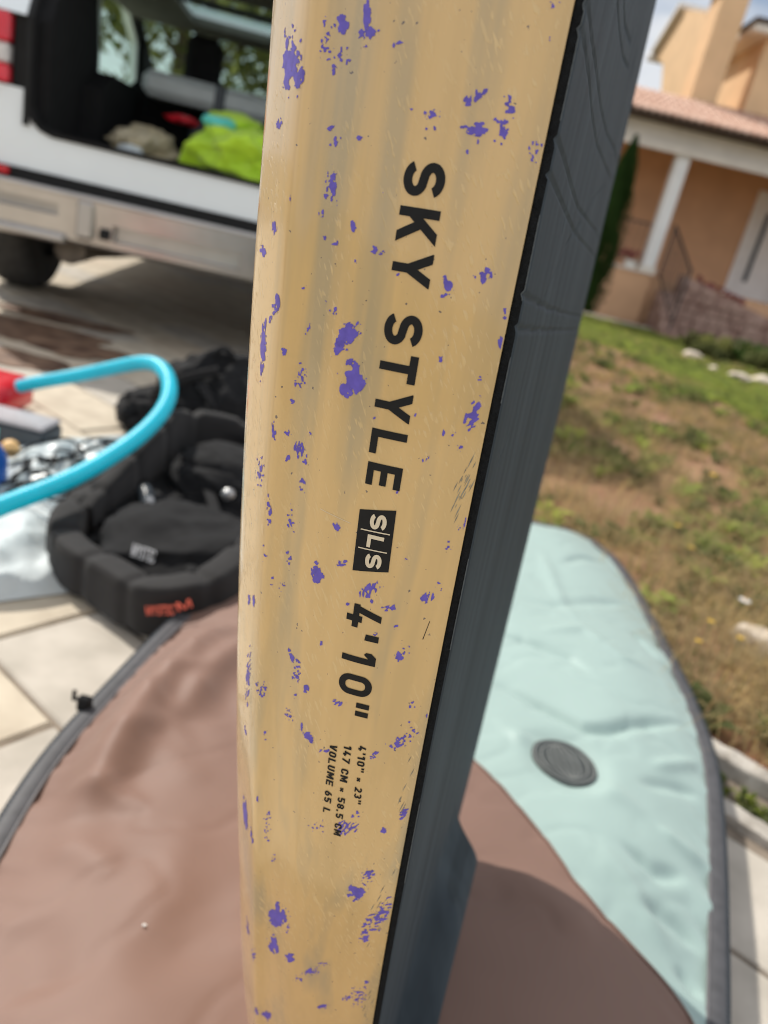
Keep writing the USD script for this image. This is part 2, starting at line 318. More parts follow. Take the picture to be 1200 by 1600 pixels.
# kerbs and planting gap at the right
kerb = thing('planter_kerb', 'weathered pale concrete kerb curving behind the mint bag edge, above the planted gap', 'kerb')
def strip(path, w, h, z0=-0.03, rough=0.003, seed=0, n=120):
    P = np.asarray(path, float); t = np.r_[0, np.cumsum(np.linalg.norm(np.diff(P, axis=0), axis=1))]; tt = np.linspace(0, t[-1], n)
    P = np.c_[np.interp(tt, t, P[:, 0]), np.interp(tt, t, P[:, 1])]
    for _ in range(6): P[1:-1] = (P[:-2]+2*P[1:-1]+P[2:])/4
    T = np.gradient(P, axis=0); T /= np.linalg.norm(T, axis=1, keepdims=True); Nn = np.c_[-T[:, 1], T[:, 0]]
    sec = [(-w/2, z0), (-w/2, h*0.8), (-w/2*0.8, h*0.97), (-w*0.2, h), (w*0.2, h), (w/2*0.8, h*0.97), (w/2, h*0.8), (w/2, z0)]
    V = np.array([[np.r_[P[i]+Nn[i]*a, z] for a, z in sec] for i in range(n)])
    V += (meshkit.fbm(V*40+seed, 3, seed)[..., None]-0.5)*rough*2
    m = grid_mesh(V); 
    for e in (V[0], V[-1]): pass
    return m
kp = [e12(5, 1.322), e12(0.6, 1.322), e12(0.05, 1.322), e12(-0.16, 1.318), (0.545, 1.32), (0.45, 1.5), (0.36, 1.9), (0.33, 3), (0.34, 9.5)]
for k in range(0, 8):
    a0, a1 = 0.0, 1.0
L_ = LineString(kp); segs = np.r_[0, np.arange(4.05, L_.length, 0.62), L_.length]
for i, (a0, a1) in enumerate(zip(segs[:-1], segs[1:])):
    pts = [L_.interpolate(t).coords[0] for t in np.linspace(a0+0.004, a1-0.004, 14)]
    obj('kerb_block', strip(pts, 0.042, 0.030, seed=i, n=50 if i else 140, rough=0.004), 'kerb_stone', kerb, smooth=50)
edge_k = thing('paving_kerb', 'low grey concrete edging between the planted gap and the grey slabs at right', 'kerb')
L2 = LineString([e12(5, 1.192), e12(-0.15, 1.192)])
for i, (a0, a1) in enumerate([(0, 4.2), (4.2, 4.72), (4.72, 5.15)]):
    pts = [L2.interpolate(t).coords[0] for t in np.linspace(a0+0.003, a1-0.003, 10)]
    obj('kerb_block', strip(pts, 0.036, 0.016, seed=20+i, n=60, rough=0.003), 'kerb_stone', edge_k, smooth=50)
M('dark_soil', (0.045, 0.032, 0.022), 0.95, var=0.4, scale=60, space='position', bump=1, bscale=80)
tag(obj('planting_gap', prism([e12(-0.15, 1.213), e12(5, 1.213), e12(5, 1.303), e12(-0.15, 1.303)], -0.03, -0.012, 'xy'), 'dark_soil'), kind='structure')
# lawn terrain
LX = np.linspace(0.28, 9.5, 150); LY = np.r_[np.linspace(-0.6, 4, 150), np.linspace(4.05, 11.4, 80)]
X, Y = np.meshgrid(LX, LY, indexing='ij')
Zl = -0.012+0.05*(meshkit.fbm(np.stack([X*1.3, Y*1.3, 0*X], -1)+9, 4, 3)-0.5)+0.018*(meshkit.fbm(np.stack([X*11, Y*11, 0*X], -1)+9, 3, 4)-0.5)
inside = (X > lawn_left(Y)+0.03) & ~((X*E2[0]+Y*E2[1] < 1.36) & (X > 0.3))
Zl = np.where(inside, np.maximum(Zl, -0.03)+0.012, -0.06)
def lawn_h(x, y):
    i = np.clip(np.searchsorted(LX, x)-1, 0, len(LX)-2); j = np.clip(np.searchsorted(LY, y)-1, 0, len(LY)-2); return Zl[i, j]
# red soil with straw litter; a lush strip further away
LOOK['lawn_soil'] = usdkit.material(stage, '/World/Looks/lawn_soil', {
    'g': ('geometry', {}), 'n1': ('noise_texture', {'scale': 1.7, 'detail': 8.0}), 'r1': ('rgb_ramp', {'ramp': [(0.3, (0.17, 0.085, 0.055)), (0.5, (0.29, 0.132, 0.082)), (0.62, (0.34, 0.18, 0.115)), (0.75, (0.38, 0.28, 0.17))]}),
    'n2': ('noise_texture', {'scale': 45.0, 'detail': 6.0}), 'r2': ('rgb_ramp', {'ramp': [(0.48, (0, 0, 0)), (0.66, (0.8, 0.8, 0.8))]}), 'x': ('mix_color', {'b': (0.34, 0.25, 0.13)}),
    'b': ('bump', {'strength': 0.9, 'distance': 0.01}), 'p': ('principled_bsdf', {'roughness': 0.95})},
    [('g.position', 'n1.vector'), ('n1.fac', 'r1.fac'), ('g.position', 'n2.vector'), ('n2.fac', 'r2.fac'), ('r2.color', 'x.fac'), ('r1.color', 'x.a'), ('x.result', 'p.base_color'), ('n2.fac', 'b.height'), ('b.normal', 'p.normal')], surface='p.BSDF')
tag(obj('lawn', grid_mesh(np.stack([X, Y, Zl], -1)), 'lawn_soil', smooth=True), kind='structure')
def tuft(n, h, spread, w, seed, lean=0.5):
    r = np.random.default_rng(seed); V, F = [], []
    for k in range(n):
        a = r.uniform(0, 2*np.pi); b = np.array([r.normal(0, spread), r.normal(0, spread), 0]); d = np.array([np.cos(a), np.sin(a), 0]); s = np.array([-d[1], d[0], 0])*w*r.uniform(.6, 1.2)
        hh = h*r.uniform(0.4, 1.1); ln = lean*r.uniform(0.1, 1.3)*hh
        p = [b, b+d*ln*0.35+[0, 0, hh*0.6], b+d*ln*1.1+[0, 0, hh*(0.95-0.3*min(lean, 1.2))]]
        i = len(V); V += [p[0]-s, p[0]+s, p[1]-s*.7, p[1]+s*.7, p[2]]
        F += [(i, i+1, i+3), (i, i+3, i+2), (i+2, i+3, i+4)]
    return trimesh.Trimesh(V, F, process=False)
def rosette(n, r0, seed, up=0.5):
    r = np.random.default_rng(seed); V, F = [], []
    for k in range(n):
        a = r.uniform(0, 2*np.pi); d = np.array([np.cos(a), np.sin(a), 0]); s = np.array([-d[1], d[0], 0]); L = r0*r.uniform(.5, 1.1); u = up*r.uniform(.3, 1.3)
        p0, p1, p2 = d*0.05*L, d*L*.55+[0, 0, L*u], d*L+[0, 0, L*u*1.0]; i = len(V); wv = L*.22
        V += [p0, p1-s*wv, p1+s*wv, p2]; F += [(i, i+1, i+2), (i+1, i+3, i+2)]
    return trimesh.Trimesh(V, F, process=False)
def scatter(name, protos, look, pts, scales, rots):
    pi = UsdGeom.PointInstancer.Define(stage, '/World/'+name); rel = pi.CreatePrototypesRel()
    for k, (m, lk) in enumerate(zip(protos, look)):
        ms = usdkit.mesh(stage, f'/World/{name}/blades_{k+1:03d}', m, LOOK[lk]); rel.AddTarget(ms.GetPath())
    r = np.random.default_rng(len(pts)); idx = r.integers(0, len(protos), len(pts))
    pi.CreateProtoIndicesAttr(Vt.IntArray(idx.tolist())); pi.CreatePositionsAttr(Vt.Vec3fArray.FromNumpy(np.asarray(pts, np.float32)))
    pi.CreateScalesAttr(Vt.Vec3fArray.FromNumpy(np.repeat(np.asarray(scales, np.float32)[:, None], 3, 1)))
    pi.CreateOrientationsAttr(Vt.QuathArray([Gf.Quath(float(np.cos(a/2)), 0, 0, float(np.sin(a/2))) for a in rots]))
    return tag(pi, kind='stuff')
def sample_lawn(n, y0, y1, x0, x1, fn, seed, zoff=0):
    r = np.random.default_rng(seed); x = r.uniform(x0, x1, n); y = y0+(y1-y0)*r.uniform(0, 1, n)**1.25
    ok = (x > lawn_left(y)+0.05) & (x*E2[0]+y*E2[1] > 1.385) & (r.uniform(0, 1, n) < fn(x, y)); x, y = x[ok], y[ok]
    return np.c_[x, y, lawn_h(x, y)+zoff], r.uniform(0.6, 1.35, len(x)), r.uniform(0, 6.28, len(x))
def green(x, y):
    edge = np.interp(y, [3.0, 4.2, 4.8, 6, 7.6, 8.6, 12], [3.6, 2.35, 2.15, 1.95, 1.75, 0.5, 0.2]); v = np.clip((x-edge)/0.25, 0, 1)
    n = meshkit.fbm(np.stack([x*0.9, y*0.9, 0*x], -1)+31, 3, 8); dry_strip = np.clip((x-edge-1.2)/0.8, 0, 1)*0.55
    return np.clip(v*(1-dry_strip)*(0.5+1.1*n), 0, 1)
def patchy(x, y, s, lo, hi, seed): return np.clip((meshkit.fbm(np.stack([x*s, y*s, 0*x], -1)+seed*3, 4, seed)-lo)/(hi-lo), 0, 1)
P_, S_, R_ = sample_lawn(70000, 0.3, 11.3, 0.3, 8.0, lambda x, y: green(x, y), 11)
scatter('green_grass', [tuft(16, 0.05, 0.022, 0.0022, s, 0.7) for s in (1, 2, 3)], ['grass_green']*3, P_, S_, R_)
P_, S_, R_ = sample_lawn(48000, 0.3, 9, 0.3, 6.5, lambda x, y: (1-0.9*green(x, y))*(0.07+0.70*patchy(x, y, 2.2, 0.46, 0.62, 5))*np.clip(1.1-y*0.06, 0.4, 1), 12)
scatter('dry_grass', [tuft(15, 0.075, 0.022, 0.0013, s, 1.0) for s in (11, 12, 13, 14)], ['grass_dry', 'grass_dry', 'grass_dry', 'weed_green'], P_, S_, R_)
P_, S_, R_ = sample_lawn(9000, 0.3, 9, 0.3, 6.5, lambda x, y: (1-0.8*green(x, y))*(0.05+0.85*patchy(x, y, 2.8, 0.50, 0.63, 9)), 13, 0.003)
scatter('low_weeds', [rosette(16, 0.060, s, 0.7) for s in (21, 22, 23)], ['weed_green', 'weed_green', 'grass_green'], P_, S_, R_)
P_, S_, R_ = sample_lawn(6000, 0.6, 3.2, 0.35, 2.0, lambda x, y: 0.55+0*x, 14, 0.0)
scatter('dry_stalks', [tuft(5, 0.16, 0.03, 0.0010, s, 1.5) for s in (31, 32)], ['grass_dry', 'grass_dry'], P_, S_*0.9, R_)
r = np.random.default_rng(3); n = 420; a, b = r.uniform(-0.13, 1.6, n), r.uniform(1.222, 1.292, n); q = a[:, None]*E1+b[:, None]*E2
scatter('gap_succulents', [rosette(10, 0.022, s, 1.0) for s in (41, 42)], ['succulent', 'weed_green'], np.c_[q, np.full(n, -0.012)], r.uniform(0.6, 1.3, n), r.uniform(0, 6.28, n))
# stones and small flowers in the lawn
def rock(name, loc, rad, seed, label):
    m = trimesh.creation.icosphere(3, 1.0); v = m.vertices; rr = np.random.default_rng(seed)
    for _ in range(9):
        d = rr.normal(size=3); d /= np.linalg.norm(d); k = rr.uniform(0.55, 0.85); over = v@d-k; v = v-np.outer(np.maximum(over, 0), d)
    v *= (1+0.12*(meshkit.fbm(v*3+seed, 3, seed)-0.5))[:, None]; m.vertices = v*np.asarray(rad)
    tag(obj(name, m.apply_translation(np.asarray(loc)+[0, 0, rad[2]*0.35]), 'pale_rock', smooth=28), label, 'stone', 'pale stones in the lawn and flower bed')
for px, py, rad, s, lb in [(1172, 1012, (.055, .06, .055), 1, 'large pale pinkish rock in dry weeds beside the kerb'), (1113, 846, (.022, .016, .012), 2, 'small flat white stone on the red soil between dry tufts'),
    (1083, 560, (.12, .08, .07), 3, 'cream stone at the left end of the far flower bed edging'), (1112, 577, (.06, .05, .05), 4, 'small rounded white stone next to the cream edging stone'),
    (1153, 592, (.13, .08, .06), 5, 'grey-white edging stone in the middle of the far flower bed'), (1192, 597, (.14, .09, .07), 6, 'white edging stone of the far bed nearest the right picture edge')]:
    p = atZ(px, py, 0.01); rock('pale_stone', (p[0], p[1], lawn_h(p[0], p[1])), rad, s, lb)
def flower(px, py, h, col, label, s, group=None):
    p = atZ(px, py, h); z0 = float(lawn_h(p[0], p[1])); t = thing('wildflower', label, 'flower', (p[0], p[1], z0), group=group)
    obj('stem', tube([(0, 0, -0.01), (0.004, 0.002, (h-z0)*.5), (0, 0, h-z0)], 0.0012, 6), 'stem_green', t)
    for k in range(7):
        a = k*2*np.pi/7; m = trimesh.creation.icosphere(1, 1.0); m.apply_scale((s*.55, s*.26, s*.12)); m.apply_translation((s*.6, 0, 0)); m.apply_transform(trimesh.transformations.rotation_matrix(a, (0, 0, 1))); m.apply_translation((0, 0, h-z0)); obj('petal', m, col, t)
    m = trimesh.creation.icosphere(1, s*.3); m.apply_scale((1, 1, .6)); m.apply_translation((0, 0, h-z0+s*.08)); obj('flower_centre', m, 'orange_ball', t); tag(t, group='small wildflowers in the lawn')
for px, py, h, c, lb, s in [(1116, 742, .05, 'flower_yellow', 'orange-yellow wildflower alone on bare red soil far right', .018), (1060, 821, .05, 'flower_yellow', 'dull yellow wildflower above the mint bag tip', .010), (1081, 855, .05, 'flower_yellow', 'yellow-green wildflower left of the flat white stone', .009),
    (1111, 970, .06, 'flower_yellow', 'yellow wildflower left of the large pale rock', .008), (1092, 1001, .05, 'flower_yellow', 'yellow wildflower close to the mint bag edge, below another', .007), (1157, 996, .09, 'flower_yellow', 'yellow wildflower in front of the large pale rock', .007),
    (1164, 938, .08, 'flower_white', 'flat white wildflower above the large pale rock', .014), (1102, 856, .04, 'flower_white', 'cream wildflower between yellow one and flat white stone', .008)]: flower(px, py, h, c, lb, s)

# ------------------------------------------------------------------ house
house = thing('peach_house', 'peach rendered house with porch, white columns and clay tile roof behind the lawn', 'house')
def hb(name, x0, x1, y0, y1, z0, z1, m, bev=0.0, parent=house, label=None): return obj(name, B(x0, x1, y0, y1, z0, z1, bev), m, parent, label=label)
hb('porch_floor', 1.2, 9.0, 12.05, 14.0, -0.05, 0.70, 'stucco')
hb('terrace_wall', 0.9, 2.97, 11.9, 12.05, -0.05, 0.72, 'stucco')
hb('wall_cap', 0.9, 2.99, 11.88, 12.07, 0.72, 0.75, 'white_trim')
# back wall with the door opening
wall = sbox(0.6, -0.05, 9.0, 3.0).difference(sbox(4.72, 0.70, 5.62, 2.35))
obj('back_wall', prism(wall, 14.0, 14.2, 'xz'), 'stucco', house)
d_ = obj('door', B(4.80, 5.54, 14.04, 14.08, 0.70, 2.29), 'white_paint', house)
hb('door_frame', 4.72, 4.80, 13.97, 14.10, 0.70, 2.35, 'white_paint'); hb('door_frame', 5.54, 5.62, 13.97, 14.10, 0.70, 2.35, 'white_paint'); hb('door_frame', 4.80, 5.54, 13.97, 14.10, 2.29, 2.35, 'white_paint')
hb('door_pane', 4.98, 5.05, 14.02, 14.038, 0.95, 2.05, 'dark_grey_plastic')
hb('porch_ceiling', 0.6, 9.0, 12.1, 14.0, 2.62, 2.68, 'stucco')
hb('porch_beam', 0.6, 9.0, 11.93, 12.13, 2.34, 2.62, 'white_trim')
hb('beam_moulding', 0.6, 9.0, 11.88, 11.928, 2.30, 2.40, 'white_trim')
for x in (2.79, 6.2): hb('column', x, x+0.19, 11.94, 12.12, 0.82, 2.34, 'white_paint', 0.012); hb('column_base', x-0.03, x+0.22, 11.90, 12.10, 0.75, 0.82, 'white_trim', 0.008)
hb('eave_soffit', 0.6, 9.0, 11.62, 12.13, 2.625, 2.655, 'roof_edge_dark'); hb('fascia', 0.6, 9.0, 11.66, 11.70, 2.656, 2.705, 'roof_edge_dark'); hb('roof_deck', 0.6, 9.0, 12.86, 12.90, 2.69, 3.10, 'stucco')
# barrel tiles
SL = 0.47/1.25; pitch = 0.105; W_ = []
xs = np.arange(0.6, 9.0, pitch/6); rows = []
def tile_sheet(x0, x1, y0, z0, y1, z1, nrow):
    xs = np.arange(x0, x1, pitch/6); out = []
    for k in range(nrow):
        f0, f1 = k/nrow, (k+1.12)/nrow
        V = np.array([[(x, y0+(y1-y0)*f, z0+(z1-z0)*f+0.046*abs(math.sin(math.pi*x/pitch))+0.016*(1-s)) for x in xs] for f, s in ((f0, 0), (f0+.001, 0), (f1, 1))])
        V[0, :, 2] -= 0.03; out.append(grid_mesh(V))
    return cat_(out)
tag(obj('roof_tiles', tile_sheet(0.6, 9.0, 11.55, 2.665, 12.9, 3.13, 5), 'roof_clay', house), kind='stuff')
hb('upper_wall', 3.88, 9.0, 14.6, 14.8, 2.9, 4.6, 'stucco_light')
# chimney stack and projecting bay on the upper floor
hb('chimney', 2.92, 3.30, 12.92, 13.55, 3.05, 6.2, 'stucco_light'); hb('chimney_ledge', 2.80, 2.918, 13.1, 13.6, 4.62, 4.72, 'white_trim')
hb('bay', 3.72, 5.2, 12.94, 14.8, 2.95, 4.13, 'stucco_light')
hb('bay_cornice', 3.45, 5.3, 12.80, 14.85, 4.132, 4.24, 'white_trim', 0.02); hb('cornice_tiles', 3.43, 5.32, 12.78, 14.9, 4.242, 4.30, 'roof_edge_dark')
# gable wall of the main volume
g = [atX(px, py, 3.7) for px, py in [(1033, 142), (1036, 100), (1025, 88), (1070, 15), (1100, 18), (1100, 200)]]
obj('gable_wall', prism([(p[1], p[2]) for p in g], 3.7, 4.2, 'yz'), 'stucco_light', house)
rk = [np.array([g[2][1], g[2][2]]), np.array([g[3][1], g[3][2]])]; dd = (rk[1]-rk[0])/np.linalg.norm(rk[1]-rk[0]); nn = np.array([dd[1], -dd[0]]); nn = nn if nn[1] > 0 else -nn
obj('gable_roof', prism([rk[0]-dd*.25, rk[1]+dd*.05, rk[1]+dd*.05+nn*.1, rk[0]-dd*.25+nn*.1], 3.55, 4.25, 'yz'), 'white_trim', house)
obj('gutter_end', trimesh.creation.icosphere(2, 0.10).apply_translation(g[2]+[-0.1, -0.05, -0.05]), 'white_paint', house)
# flower pot on the wall, railings
pot = thing('flower_pot', 'white bowl with dark red flowers on the terrace wall by the column', 'flower pot', (*atY(981, 424, 11.98)[:2], 0.75))
obj('bowl', trimesh.creation.revolve([(0.03, 0), (0.07, 0.0), (0.10, 0.09), (0.11, 0.10), (0.09, 0.10), (0.03, 0.05)], sections=16), 'flower_white', pot)
for k in range(16): obj('bloom', lump((rng.normal(0, .1), rng.normal(0, .03), 0.14+rng.uniform(0, .09)), (.035, .035, .03), k, sub=1), 'flower_red', pot)
rail = thing('porch_railing', 'thin dark iron railing on the porch between the cypress and the column', 'railing')
obj('top_rail', B(1.6, 2.76, 12.0, 12.03, 1.36, 1.385), 'iron', rail); obj('bottom_rail', B(1.6, 2.76, 12.0, 12.03, 0.84, 0.86), 'iron', rail)
for x in np.arange(1.65, 2.75, 0.09): obj('baluster', B(x, x+.012, 12.008, 12.02, 0.86, 1.36), 'iron', rail)
sr = thing('stair_railing', 'dark iron stair railing sloping down right of the white column', 'railing')
a, b = np.array([3.08, 11.95, 1.42]), np.array([3.22, 11.0, 0.88]); c_, d_2 = np.array([3.08, 11.95, 0.74]), np.array([3.18, 11.0, 0.22])
obj('top_rail', tube([a, b], .018, 6), 'iron', sr); obj('bottom_rail', tube([c_, d_2], .012, 6), 'iron', sr); obj('post', tube([b+[0, 0, .02], [3.2, 11.0, 0.0]], .018, 6), 'iron', sr); obj('post', tube([a, [3.08, 11.95, .7]], .016, 6), 'iron', sr)
for f in np.linspace(0.1, 0.9, 9): obj('baluster', tube([a+(b-a)*f, c_+(d_2-c_)*f], .007, 5), 'iron', sr)
steps = thing('porch_steps', 'brown stone steps beside the stair railing leading up to the porch', 'steps')
for k in range(4): obj('step', B(3.10, 3.32, 11.88-0.24*(k+1), 11.88-0.24*k, -0.03, 0.56-0.16*k), 'clad_stone', steps)
cw = thing('clad_garden_wall', 'low pinkish brown stone-clad wall below the white door', 'wall')
obj('wall_core', prism([(3.34, -0.04), (9, -0.04), (9, 0.50), (4.65, 0.52), (3.34, 0.82)], 11.64, 11.86, 'xz'), 'clad_stone', cw)
rr = np.random.default_rng(4)
z = 0.0
for row in range(6):
    x = 3.345+rr.uniform(-.1, 0)
    hgt = 0.12
    while x < 5.6:
        w_ = rr.uniform(0.12, 0.3); x0, x1 = max(x, 3.345), x+w_-0.012; top = np.interp((x0+x1)/2, [3.34, 4.65], [0.82, 0.52])
        if row*hgt+hgt <= top+.03 and x1-x0 > .04: obj('cladding_stone', B(x0, x1, 11.60+rr.uniform(0, .015), 11.645, row*hgt+.006, min(row*hgt+hgt-.006, top), .008), 'clad_stone', cw)
        x += w_
tr = thing('trough_flowers', 'straggly dark red flowers along the top of the stone-clad wall', 'flowers')
for k in range(40):
    f = rr.uniform(0, 1); x = 3.55+f*0.75; obj('bloom', lump((x, 11.72+rr.normal(0, .03), np.interp(x, [3.34, 4.65], [0.82, 0.52])+rr.uniform(0.0, .07)), (.035, .035, .028), k, sub=1), 'flower_red', tr)
pa = tag(obj('house_path', B(0.9, 3.45, 11.35, 11.62, -0.04, 0.03, .01), 'kerb_stone'), kind='structure')

# ------------------------------------------------------------------ trees and shrubs
def leaves(centres, n, r, size, seed, flat=False):
    rr = np.random.default_rng(seed); c = np.asarray(centres)[rr.integers(0, len(centres), n)]; d = rr.normal(size=(n, 3)); d /= np.linalg.norm(d, axis=1, keepdims=True)
    p = c+d*(r*rr.uniform(0.35, 1, n)**0.5)[:, None]
    a = rr.normal(size=(n, 3)); a /= np.linalg.norm(a, axis=1, keepdims=True); b = np.cross(a, d); b /= np.maximum(np.linalg.norm(b, axis=1, keepdims=True), 1e-6); s = size*rr.uniform(.6, 1.4, n)[:, None]
    V = np.stack([p-a*s, p+b*s*.5, p+a*s, p-b*s*.5], 1).reshape(-1, 3); i = np.arange(n)*4
    return trimesh.Trimesh(V, np.vstack([np.c_[i, i+1, i+2], np.c_[i, i+2, i+3]]), process=False)
def tree(x, y, h, cr, label, look, seed, name='leafy_tree', n=3800, size=0.10):
    rr = np.random.default_rng(seed); t = thing(name, label, 'tree', (x, y, -0.04)); limbs = []; cs = []
    trunk = tube([(0, 0, 0), (rr.normal(0, .08), rr.normal(0, .08), h*.35), (rr.normal(0, .15), rr.normal(0, .15), h*.75)], [h*.03, h*.022, h*.01], 9, smooth_n=12)
    obj('trunk', trunk, 'bark', t, smooth=60)
    for k in range(9):
        a = k*2.4; z0 = h*rr.uniform(.3, .6); e = np.array([math.cos(a)*cr*rr.uniform(.5, .9), math.sin(a)*cr*rr.uniform(.5, .9), h*rr.uniform(.5, .95)]); obj('limb', tube([(0, 0, z0), e*[.5, .5, 1]*[1, 1, .9], e], [h*.012, h*.008, h*.003], 6), 'bark', t)
        for _ in range(5): cs.append(e+rr.normal(0, cr*.28, 3))
    for _ in range(14): v = rr.normal(size=3); v /= np.linalg.norm(v); cs.append(v*[cr*.75, cr*.75, h*.3]+[0, 0, h*.62])
    obj('crown', leaves(cs, n, cr*.34, size, seed), look, t); tag(t, group='trees beyond the car')
for i, (x, y, h, cr, lb, lk) in enumerate([(-8.5, 13.5, 6.5, 2.4, 'tall dark green tree seen through the rear side window of the car', 'leaf_dark'), (-5.2, 16.0, 5.0, 2.2, 'olive green tree seen beyond the headrest in the car', 'leaf_olive'), (-2.6, 17.5, 4.6, 2.3, 'pale olive tree seen through the windscreen of the white car', 'leaf_olive'),
    (-11.5, 17, 7.5, 2.8, 'dark tree behind the left side of the white car', 'leaf_dark'), (-7.0, 20, 7.5, 2.8, 'mid green tree behind two darker trees beyond the car', 'leaf_mid'), (-0.2, 20, 5, 2.2, 'small green tree hidden mostly behind the upright board', 'leaf_mid')]): tree(x, y, h, cr, lb, lk, 50+i)
# cypress: a narrow spindle of upright sprays
cy = thing('cypress_tree', 'narrow dark green cypress beside the porch', 'tree', (1.84, 10.55, 0.0))
obj('trunk', tube([(0, 0, -.05), (0, 0, 1.9)], [.035, .008], 8), 'bark', cy)
rr = np.random.default_rng(77); n = 15000; z = rr.uniform(0.12, 2.2, n); R = 0.255*np.interp(z, [.1, .3, .8, 1.4, 1.9, 2.2], [.75, 1, 1, .8, .42, .05]); a = rr.uniform(0, 6.28, n); k = rr.uniform(.2, 1, n)**.4*(1+.25*np.sin(a*5+z*7))
p = np.c_[np.cos(a)*R*k+.14*z*.25, np.sin(a)*R*k, z]; s = rr.uniform(.02, .045, n)[:, None]; u = np.c_[np.cos(a)*.35, np.sin(a)*.35, np.ones(n)]; w_ = np.c_[-np.sin(a), np.cos(a), 0*a]+rr.normal(0, .4, (n, 3))
V = np.stack([p-u*s, p+w_*s*.22, p+u*s, p-w_*s*.22], 1).reshape(-1, 3); i = np.arange(n)*4
obj('crown', trimesh.Trimesh(V, np.vstack([np.c_[i, i+1, i+2], np.c_[i, i+2, i+3]]), process=False), 'cypress_leaf', cy)
def shrub(px, py, w, h, look, seed, label, n=700, size=.03):
    h *= .6
    p = atZ(px, py, 0.0); rr = np.random.default_rng(seed); t = thing('bed_shrub', label, 'shrub', (p[0], p[1], 0)); cs = np.c_[rr.normal(0, w*.4, 14), rr.normal(0, w*.25, 14), h*rr.uniform(.25, .8, 14)]
    for c in cs[:5]: obj('stem', tube([(c[0]*.3, c[1]*.3, -.03), c], .008, 5), 'bark', t)
    obj('foliage', leaves(cs, n, h*.35, size, seed), look, t); tag(t, group='low shrubs in front of the house')
for i, a_ in enumerate([(1078, 548, .28, .35, 'leaf_olive', 'dark olive shrub at the left end of the bed below the stone-clad wall'), (1105, 562, .3, .28, 'leaf_olive', 'low dry shrub second from the left in the far bed'), (1128, 565, .3, .4, 'leaf_olive', 'olive rounded shrub in the middle of the far bed'), (1165, 575, .3, .5, 'leaf_mid', 'grey-green bushy shrub near the right of the far bed'), (1196, 585, .3, .4, 'leaf_olive', 'olive shrub of the far bed touching the right picture edge'), (920, 489, .2, .15, 'leaf_olive', 'small low shrub at the foot of the cypress'), (958, 492, .2, .15, 'leaf_dark', 'small dark shrub against the terrace wall')]): shrub(*a_[:5], 90+i, a_[5])
# ------------------------------------------------------------------ car
YAW = 9.0
car = thing('white_car', 'white SUV seen from behind with its boot open and full of bags', 'car', (-1.047, 3.188, 0), YAW)
def yz(poly, u0, u1): return prism(poly, u0, u1, 'yz')      # polygon in (v, z) extruded across the car
def circ(cx, cz, r, a0=0, a1=180, n=18): return [(cx+r*math.cos(math.radians(a)), cz+r*math.sin(math.radians(a))) for a in np.linspace(a0, a1, n)]
HW = 0.95
side = Polygon([(0.02, 0.36), (0.0, 0.60), (-0.02, 0.90), (0.06, 1.10), (0.34, 1.60), (1.3, 1.66), (2.6, 1.63), (3.55, 1.14), (4.45, 1.0), (4.7, 0.8), (4.75, 0.35)]+circ(3.75, 0.36, 0.40)+circ(0.85, 0.36, 0.42))
side = side.buffer(0)
wins = unary_union([Polygon([(0.66, 1.06), (0.72, 1.42), (0.82, 1.50), (1.05, 1.53), (1.12, 1.06)]), Polygon([(1.22, 1.06), (1.16, 1.55), (1.85, 1.56), (1.90, 1.06)]), Polygon([(2.0, 1.06), (1.95, 1.56), (2.55, 1.55), (2.86, 1.40), (2.92, 1.06)])])
for sgn in (-1, 1):
    u0, u1 = sorted((sgn*HW, sgn*(HW-0.05)))
    obj('body_side', yz(side.difference(wins), u0, u1), 'car_white', car)
    g0, g1 = sorted((sgn*(HW-0.02), sgn*(HW-0.026)))
    for w in wins.geoms: obj('side_window', yz(w.buffer(0.01), g0, g1), 'car_glass', car)
    t0, t1 = sorted((sgn*(HW-0.055), sgn*(HW-0.11)))
    obj('door_trim', yz(Polygon([(0.5, 0.45), (0.5, 1.05), (3.3, 1.05), (3.3, 0.45)]), t0, t1), 'car_liner', car)
    obj('pillar_trim', yz(Polygon([(2.60, 1.585), (2.56, 1.56), (2.88, 1.42), (2.95, 1.06), (3.52, 1.06), (3.52, 1.13)]), t0, t1), 'car_liner', car)
    for v0, v1, t in ((1.13, 1.19, 0),): obj('pillar_trim', B(t0, t1, v0-.03, v1+.03, 1.05, 1.56), 'car_headliner', car)
roof = sbox(-HW+.06, 0.34, HW-.06, 2.6).difference(sbox(-0.48, 1.35, 0.48, 2.4))
def roofz(m):
    v = m.vertices; v[:, 2] += -0.05*(v[:, 0]/HW)**2; m.vertices = v; return m
obj('roof', roofz(prism(roof, 1.60, 1.655, 'xy')), 'car_white', car)
obj('headliner', roofz(prism(sbox(-HW+.08, 0.36, HW-.08, 2.55).difference(sbox(-0.46, 1.36, 0.46, 2.38)), 1.555, 1.595, 'xy')), 'car_headliner', car)
obj('sunroof', B(-.475, .475, 1.36, 2.39, 1.606, 1.611), 'roof_glass', car); obj('sunroof_crossbar', B(-.47, .47, 1.80, 1.86, 1.565, 1.59), 'car_black_plastic', car)
obj('windscreen', yz(Polygon([(2.62, 1.60), (3.5, 1.12), (3.51, 1.13), (2.63, 1.61)]), -HW+.08, HW-.08), 'car_glass', car)
obj('bonnet', yz(Polygon([(3.5, 1.11), (4.45, 0.97), (4.7, 0.8), (4.72, 0.5), (4.6, 0.5), (4.4, 0.90), (3.5, 1.04)]), -HW+.052, HW-.052), 'car_white', car)
obj('dashboard', yz(Polygon([(3.15, 0.6), (3.1, 1.0), (3.5, 1.05), (3.6, 0.6)]), -HW+.12, HW-.12), 'car_liner', car)
obj('floor_pan', B(-HW+.06, HW-.06, 0.1, 4.6, 0.34, 0.40), 'underbody', car)
obj('boot_floor', B(-.60, .60, 0.06, 1.1, 0.655, 0.69), 'car_liner', car)
